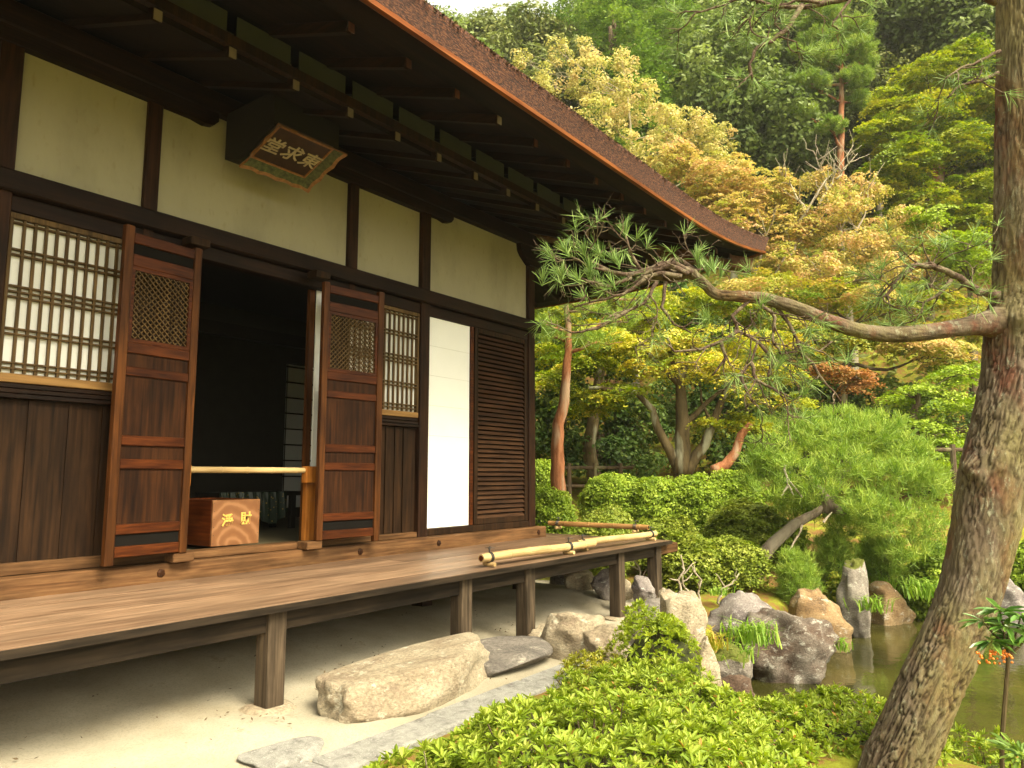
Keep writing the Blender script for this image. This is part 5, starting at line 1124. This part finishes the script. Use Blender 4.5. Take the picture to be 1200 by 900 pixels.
barktube('trunk', tp, pine, 180, 32, .012, [(at(1150,560,TD-.13), .09, .035), (at(1136,548,TD-.05), .07, .025), (at(1192,368,TD-.13), .08, .035), (at(1190,58,TD-.12), .06, .03), (at(1175,540,TD-.14), .08, .02)])
br1 = [(1212,384,74,2.99),(1190,381,60,2.96),(1170,379,42,2.94),(1152,380,29,2.92),(1130,383,22,2.9),(1095,388,20,2.88),(1050,392,20,2.86),(1010,388,18,2.85),(970,376,17,2.85),(930,360,16,2.85),(895,350,15,2.84),(860,347,14,2.83),(838,344,13,2.83),(824,332,12,2.82),(806,319,14,2.80),(790,324,11,2.79),(775,315,9,2.78),(755,318,8,2.77),(735,322,6,2.76),(712,318,4,2.75)]
brp = [tuple(at(x, y, d))+(w_*d/FPX/2,) for x, y, w_, d in br1]
barktube('long_branch', brp, pine, 40, 8, .0035, [(at(x, y, 2.80), .03, .012) for x, y in ((900,344),(820,330),(800,322),(985,375),(1040,388))], 1.6)
TW = MB(); TIPS = []
def twist(p, d, L_, r, lvl, curl=.6):
    n = 7; P = [p.copy()]; dr = d.normalized(); q = p.copy()
    for i in range(n):
        dr = (dr+Vector((rnd.gauss(0,1), rnd.gauss(0,1), rnd.gauss(0,1)))*curl*.36).normalized(); q = q+dr*L_/n; P.append(q.copy())
        if lvl > 0 and i >= 2 and rnd.random() < .55: twist(q, (dr+Vector((rnd.gauss(0,.7), rnd.gauss(0,.7), rnd.gauss(-.1,.7)))), L_*rnd.uniform(.4,.7), r*.6, lvl-1, curl)
    TW.tube(P, [r*(1-.6*i/n) for i in range(n+1)], 6); TIPS.append((P[-1], dr))
def strand(pts, D, w0, w1, lvl=1, n=3):
    P = []
    for i in range(len(pts)-1):
        s = wig(at(*pts[i], D), at(*pts[i+1], D), n, .12); P += s if i == 0 else s[1:]
    k = len(P); TW.tube(P, [(w0+(w1-w0)*i/(k-1))*D/FPX/2 for i in range(k)], 7)
    for i in range(2, k):
        if rnd.random() < .5: twist(P[i], (P[i]-P[i-1])+Vector((rnd.gauss(0,.04), rnd.gauss(0,.04), rnd.gauss(0,.04))), rnd.uniform(.08,.2), .0035, lvl)
    TIPS.append((P[-1], (P[-1]-P[-2]).normalized())); return P
# twigs falling from the long branch
for pts, d in (([(878,352),(858,370),(865,388),(888,400),(880,425),(868,440)], 2.83), ([(890,352),(908,372),(905,395),(915,415),(935,412)], 2.82), ([(905,352),(925,380),(935,400),(960,412),(975,400)], 2.86), ([(865,388),(845,400),(820,410),(790,412),(782,395)], 2.80), ([(780,330),(775,360),(790,380),(810,390)], 2.78), ([(770,330),(755,355),(735,365),(710,375)], 2.76), ([(758,325),(730,345),(700,352),(672,360)], 2.75), ([(740,325),(715,335),(690,330),(665,322)], 2.74), ([(735,322),(700,315),(668,300)], 2.75), ([(750,315),(738,295),(733,275)], 2.77), ([(715,318),(690,305),(680,290)], 2.76), ([(880,425),(885,445),(905,455),(925,465)], 2.82), ([(888,400),(905,420),(900,445)], 2.84), ([(845,400),(850,420),(835,440)], 2.8), ([(735,365),(700,385),(670,390)], 2.76), ([(935,400),(960,440),(985,470)], 2.86), ([(868,440),(878,465),(890,480)], 2.83), ([(800,318),(820,316),(835,315)], 2.8), ([(1050,330),(1040,345),(1030,350)], 2.9)):
    strand(pts, d, 5, 2.0, 2)
# gnarl of roots-like shoots on the branch end
for k in range(7):
    strand([(815-k*4, 318+k*1.5), (795-k*5, 304+k*4), (775-k*4, 308+k*4), (758-k*3, 318+k*2)], 2.79+rnd.uniform(-.03,.03), 7, 4, 0)
NT1 = len(TIPS)
# upper right small branches
for pts, w0, w1, d in (([(1170,345),(1148,342),(1125,325),(1100,315),(1075,310),(1055,325),(1042,335)], 11, 3, 2.9), ([(1110,318),(1090,308),(1060,312)], 5, 2.5, 2.9), ([(1115,328),(1100,345),(1082,355),(1080,370)], 5, 2, 2.88), ([(1172,60),(1150,70),(1125,80),(1105,95)], 5, 2, 2.85), ([(1170,85),(1150,95),(1125,100),(1110,115)], 5, 2, 2.85), ([(1170,0),(1150,-8),(1120,-20),(1080,-25),(1040,-15),(1000,-5),(960,5),(935,8)], 15, 6, 2.8), ([(940,6),(925,30),(905,48),(888,55),(878,75),(882,92)], 7, 3, 2.7), ([(960,3),(940,0),(915,5),(895,15)], 5, 2, 2.7), ([(935,8),(900,5),(870,-2),(840,8),(815,15)], 5, 2, 2.7), ([(885,10),(878,25),(880,33)], 3.5, 2, 2.7), ([(1000,-5),(985,15),(975,30)], 4, 2, 2.7), ([(850,5),(845,22)], 3, 1.5, 2.7)):
    strand(pts, d, w0, w1, 1)
TW.build('twigs', barkmat('twig bark', (.05,.032,.022), (.15,.10,.07), (.20,.16,.10), 60, 1), pine, world=True, smooth=True)
def needles(tips, n, L_, w_, spread=.9):
    P = np.repeat(np.array([tuple(t[0]) for t in tips]), n, 0); D = np.repeat(np.array([tuple(t[1]) for t in tips]), n, 0)
    d = nrm(D*1.0+R.normal(0, spread*.55, (len(P),3))+np.array([0,0,.25])); Ln = L_*R.uniform(.65,1.1,len(P)); P = P-D*R.uniform(0,.03,len(P))[:,None]
    s = nrm(np.cross(d, R.normal(size=d.shape)))*w_/2; mid = P+d*(Ln*.55)[:,None]; tip = P+d*Ln[:,None]-np.array([0,0,1.])*(Ln*.06)[:,None]
    V = np.concatenate([np.stack([P-s, P+s, mid+s, mid-s], 1), np.stack([mid-s, mid+s, tip+s*.3, tip-s*.3], 1)]); t = R.uniform(0,1,len(P)); return V, np.concatenate([t, t])
big = [(at(733,272,2.77), Vector((0,0,1))), (at(820,312,2.8), Vector((.1,0,1))), (at(845,320,2.8), Vector((.2,-.2,1)))]
for px, py in ((662,296),(680,298),(662,318),(690,310),(700,290),(705,300),(675,325),(690,325),(715,300),(640,330),(720,330),(700,335),(735,335),(710,350),(680,345),(695,318),(725,310),(828,318),(838,312),(820,305)):
    big.append((at(px+rnd.uniform(-4,4), py+rnd.uniform(-4,4), 2.75+rnd.uniform(-.08,.08)), Vector((rnd.uniform(-.6,.1), rnd.uniform(-.3,.5), rnd.uniform(.3,1))).normalized()))
V1, t1 = needles(big, 34, .072, .0030); hang = [t for t in TIPS[:NT1] if rnd.random() < .15]; V2, t2 = needles(hang, 20, .075, .0020, 1.1); rest = [t for t in TIPS[NT1:] if rnd.random() < .6]; V3, t3 = needles(rest, 18, .075, .0020, 1.1)
V = np.concatenate([V1, V2, V3])-np.array(pine.location); link('needles', npmesh('needles', V, 4, np.concatenate([t1, t2, t3])), F_pned, pine)
# top of the pine, above the frame, for other views
cl = [((at(1190+dx, y, TD+dy).x, at(1190+dx, y, TD+dy).y, at(1190, y, TD).z), (.5, .5, .22)) for dx, y, dy in ((0,-560,0),(-160,-500,.4),(150,-480,-.3),(-60,-430,.8))]
link('crown', crown_mesh('crown', cl, 'needle', .11, 1.2, .10, tuple(pine.location), .05, .3, 2.0), F_pned, pine)
# ------------------------------------------------------------------ plant with orange berries, right edge
g = at(1172, 930, 2.5); nd = empty('berry_plant', (g.x, g.y, min(g.z, gz(g.x, g.y)+ZO)), 'green leafed plant with orange berries on a thin bare stem, right edge', 'plant')
m = MB(); sp = [Vector((g.x, g.y, gz(g.x, g.y)+ZO-.03))]+[at(*q, 2.5) for q in ((1174,870),(1178,820),(1181,780),(1182,745))]; m.tube(sp, [.008,.0075,.007,.006,.005], 7); [m.tube(wig(sp[-1]-Vector((0,0,.06)), at(cpx, cpy, 2.5), 5, .1), [.005,.004,.004,.003,.003,.002], 5) for cpx, cpy in ((1152,728),(1172,716),(1196,722),(1162,752),(1190,750),(1212,740),(1180,735))]; m.build('stem', B_lich, nd, world=True)
P, D, U = [], [], []
top = at(1184, 742, 2.5)
for cpx, cpy in ((1152,728),(1172,716),(1196,722),(1162,752),(1190,750),(1212,740),(1180,735)):
    c0 = at(cpx, cpy, 2.5+rnd.uniform(-.06,.06))
    for i in range(20):
        a = rnd.uniform(0, 6.28); q = Vector((math.cos(a), math.sin(a), rnd.uniform(-.1,.6))).normalized(); P.append(tuple(c0+q*.008)); D.append(tuple((q+Vector((0,0,rnd.uniform(-.5,.0)))).normalized())); U.append((rnd.gauss(0,.2), rnd.gauss(0,.2), 1))
Ln = R.uniform(.045,.085,140); V = leaves6(np.array(P), np.array(D), np.array(U), Ln, Ln*.26); t = R.uniform(0,1,140); link('leaves', npmesh('leaves', V-np.array(nd.location), 4, np.concatenate([t, t])), leafmat('glossy dark plant leaves', lc((.05,.12,.02), (.09,.19,.03), (.16,.27,.05)), .25, .3, .5), nd)
bm = bmesh.new()
for i in range(46):
    c = at(1150+rnd.uniform(-6,36), 768+rnd.uniform(-6,10), 2.46+rnd.uniform(-.03,.03)); r_ = bmesh.ops.create_icosphere(bm, subdivisions=1, radius=.0045)
    bmesh.ops.translate(bm, verts=r_['verts'], vec=c-wloc(nd))
me = bpy.data.meshes.new('berries'); bm.to_mesh(me); bm.free(); link('berries', me, plain('orange berries', (.62,.17,.02), .3, .3, 60), nd, smooth=True)
g2 = at(1196, 905, 2.4); f2 = empty('fern_plant', (g2.x, g2.y, gz(g2.x, g2.y)+ZO), 'small dark green plant in the bottom right corner', 'plant')
P, D, U = [], [], []
for i in range(70):
    a = rnd.uniform(0, 6.28); q = Vector((math.cos(a), math.sin(a), rnd.uniform(-.2,.7))).normalized(); s = at(1198, 885, 2.4)+q*rnd.uniform(.0,.06); P.append(tuple(s)); D.append(tuple(q)); U.append((0, 0, 1))
Ln = R.uniform(.035,.06,70); V = leaves6(np.array(P), np.array(D)+1e-3, np.array(U)+R.normal(0,.2,(70,3)), Ln, Ln*.3); t = R.uniform(0,1,70); link('leaves', npmesh('leaves', V-np.array(f2.location), 4, np.concatenate([t, t])), F_ced, f2)
m = MB(); m.tube([Vector((g2.x, g2.y, gz(g2.x, g2.y)+ZO-.03)), at(1198, 890, 2.4)], [.005,.004], 6); m.build('stem', B_brown, f2, world=True)
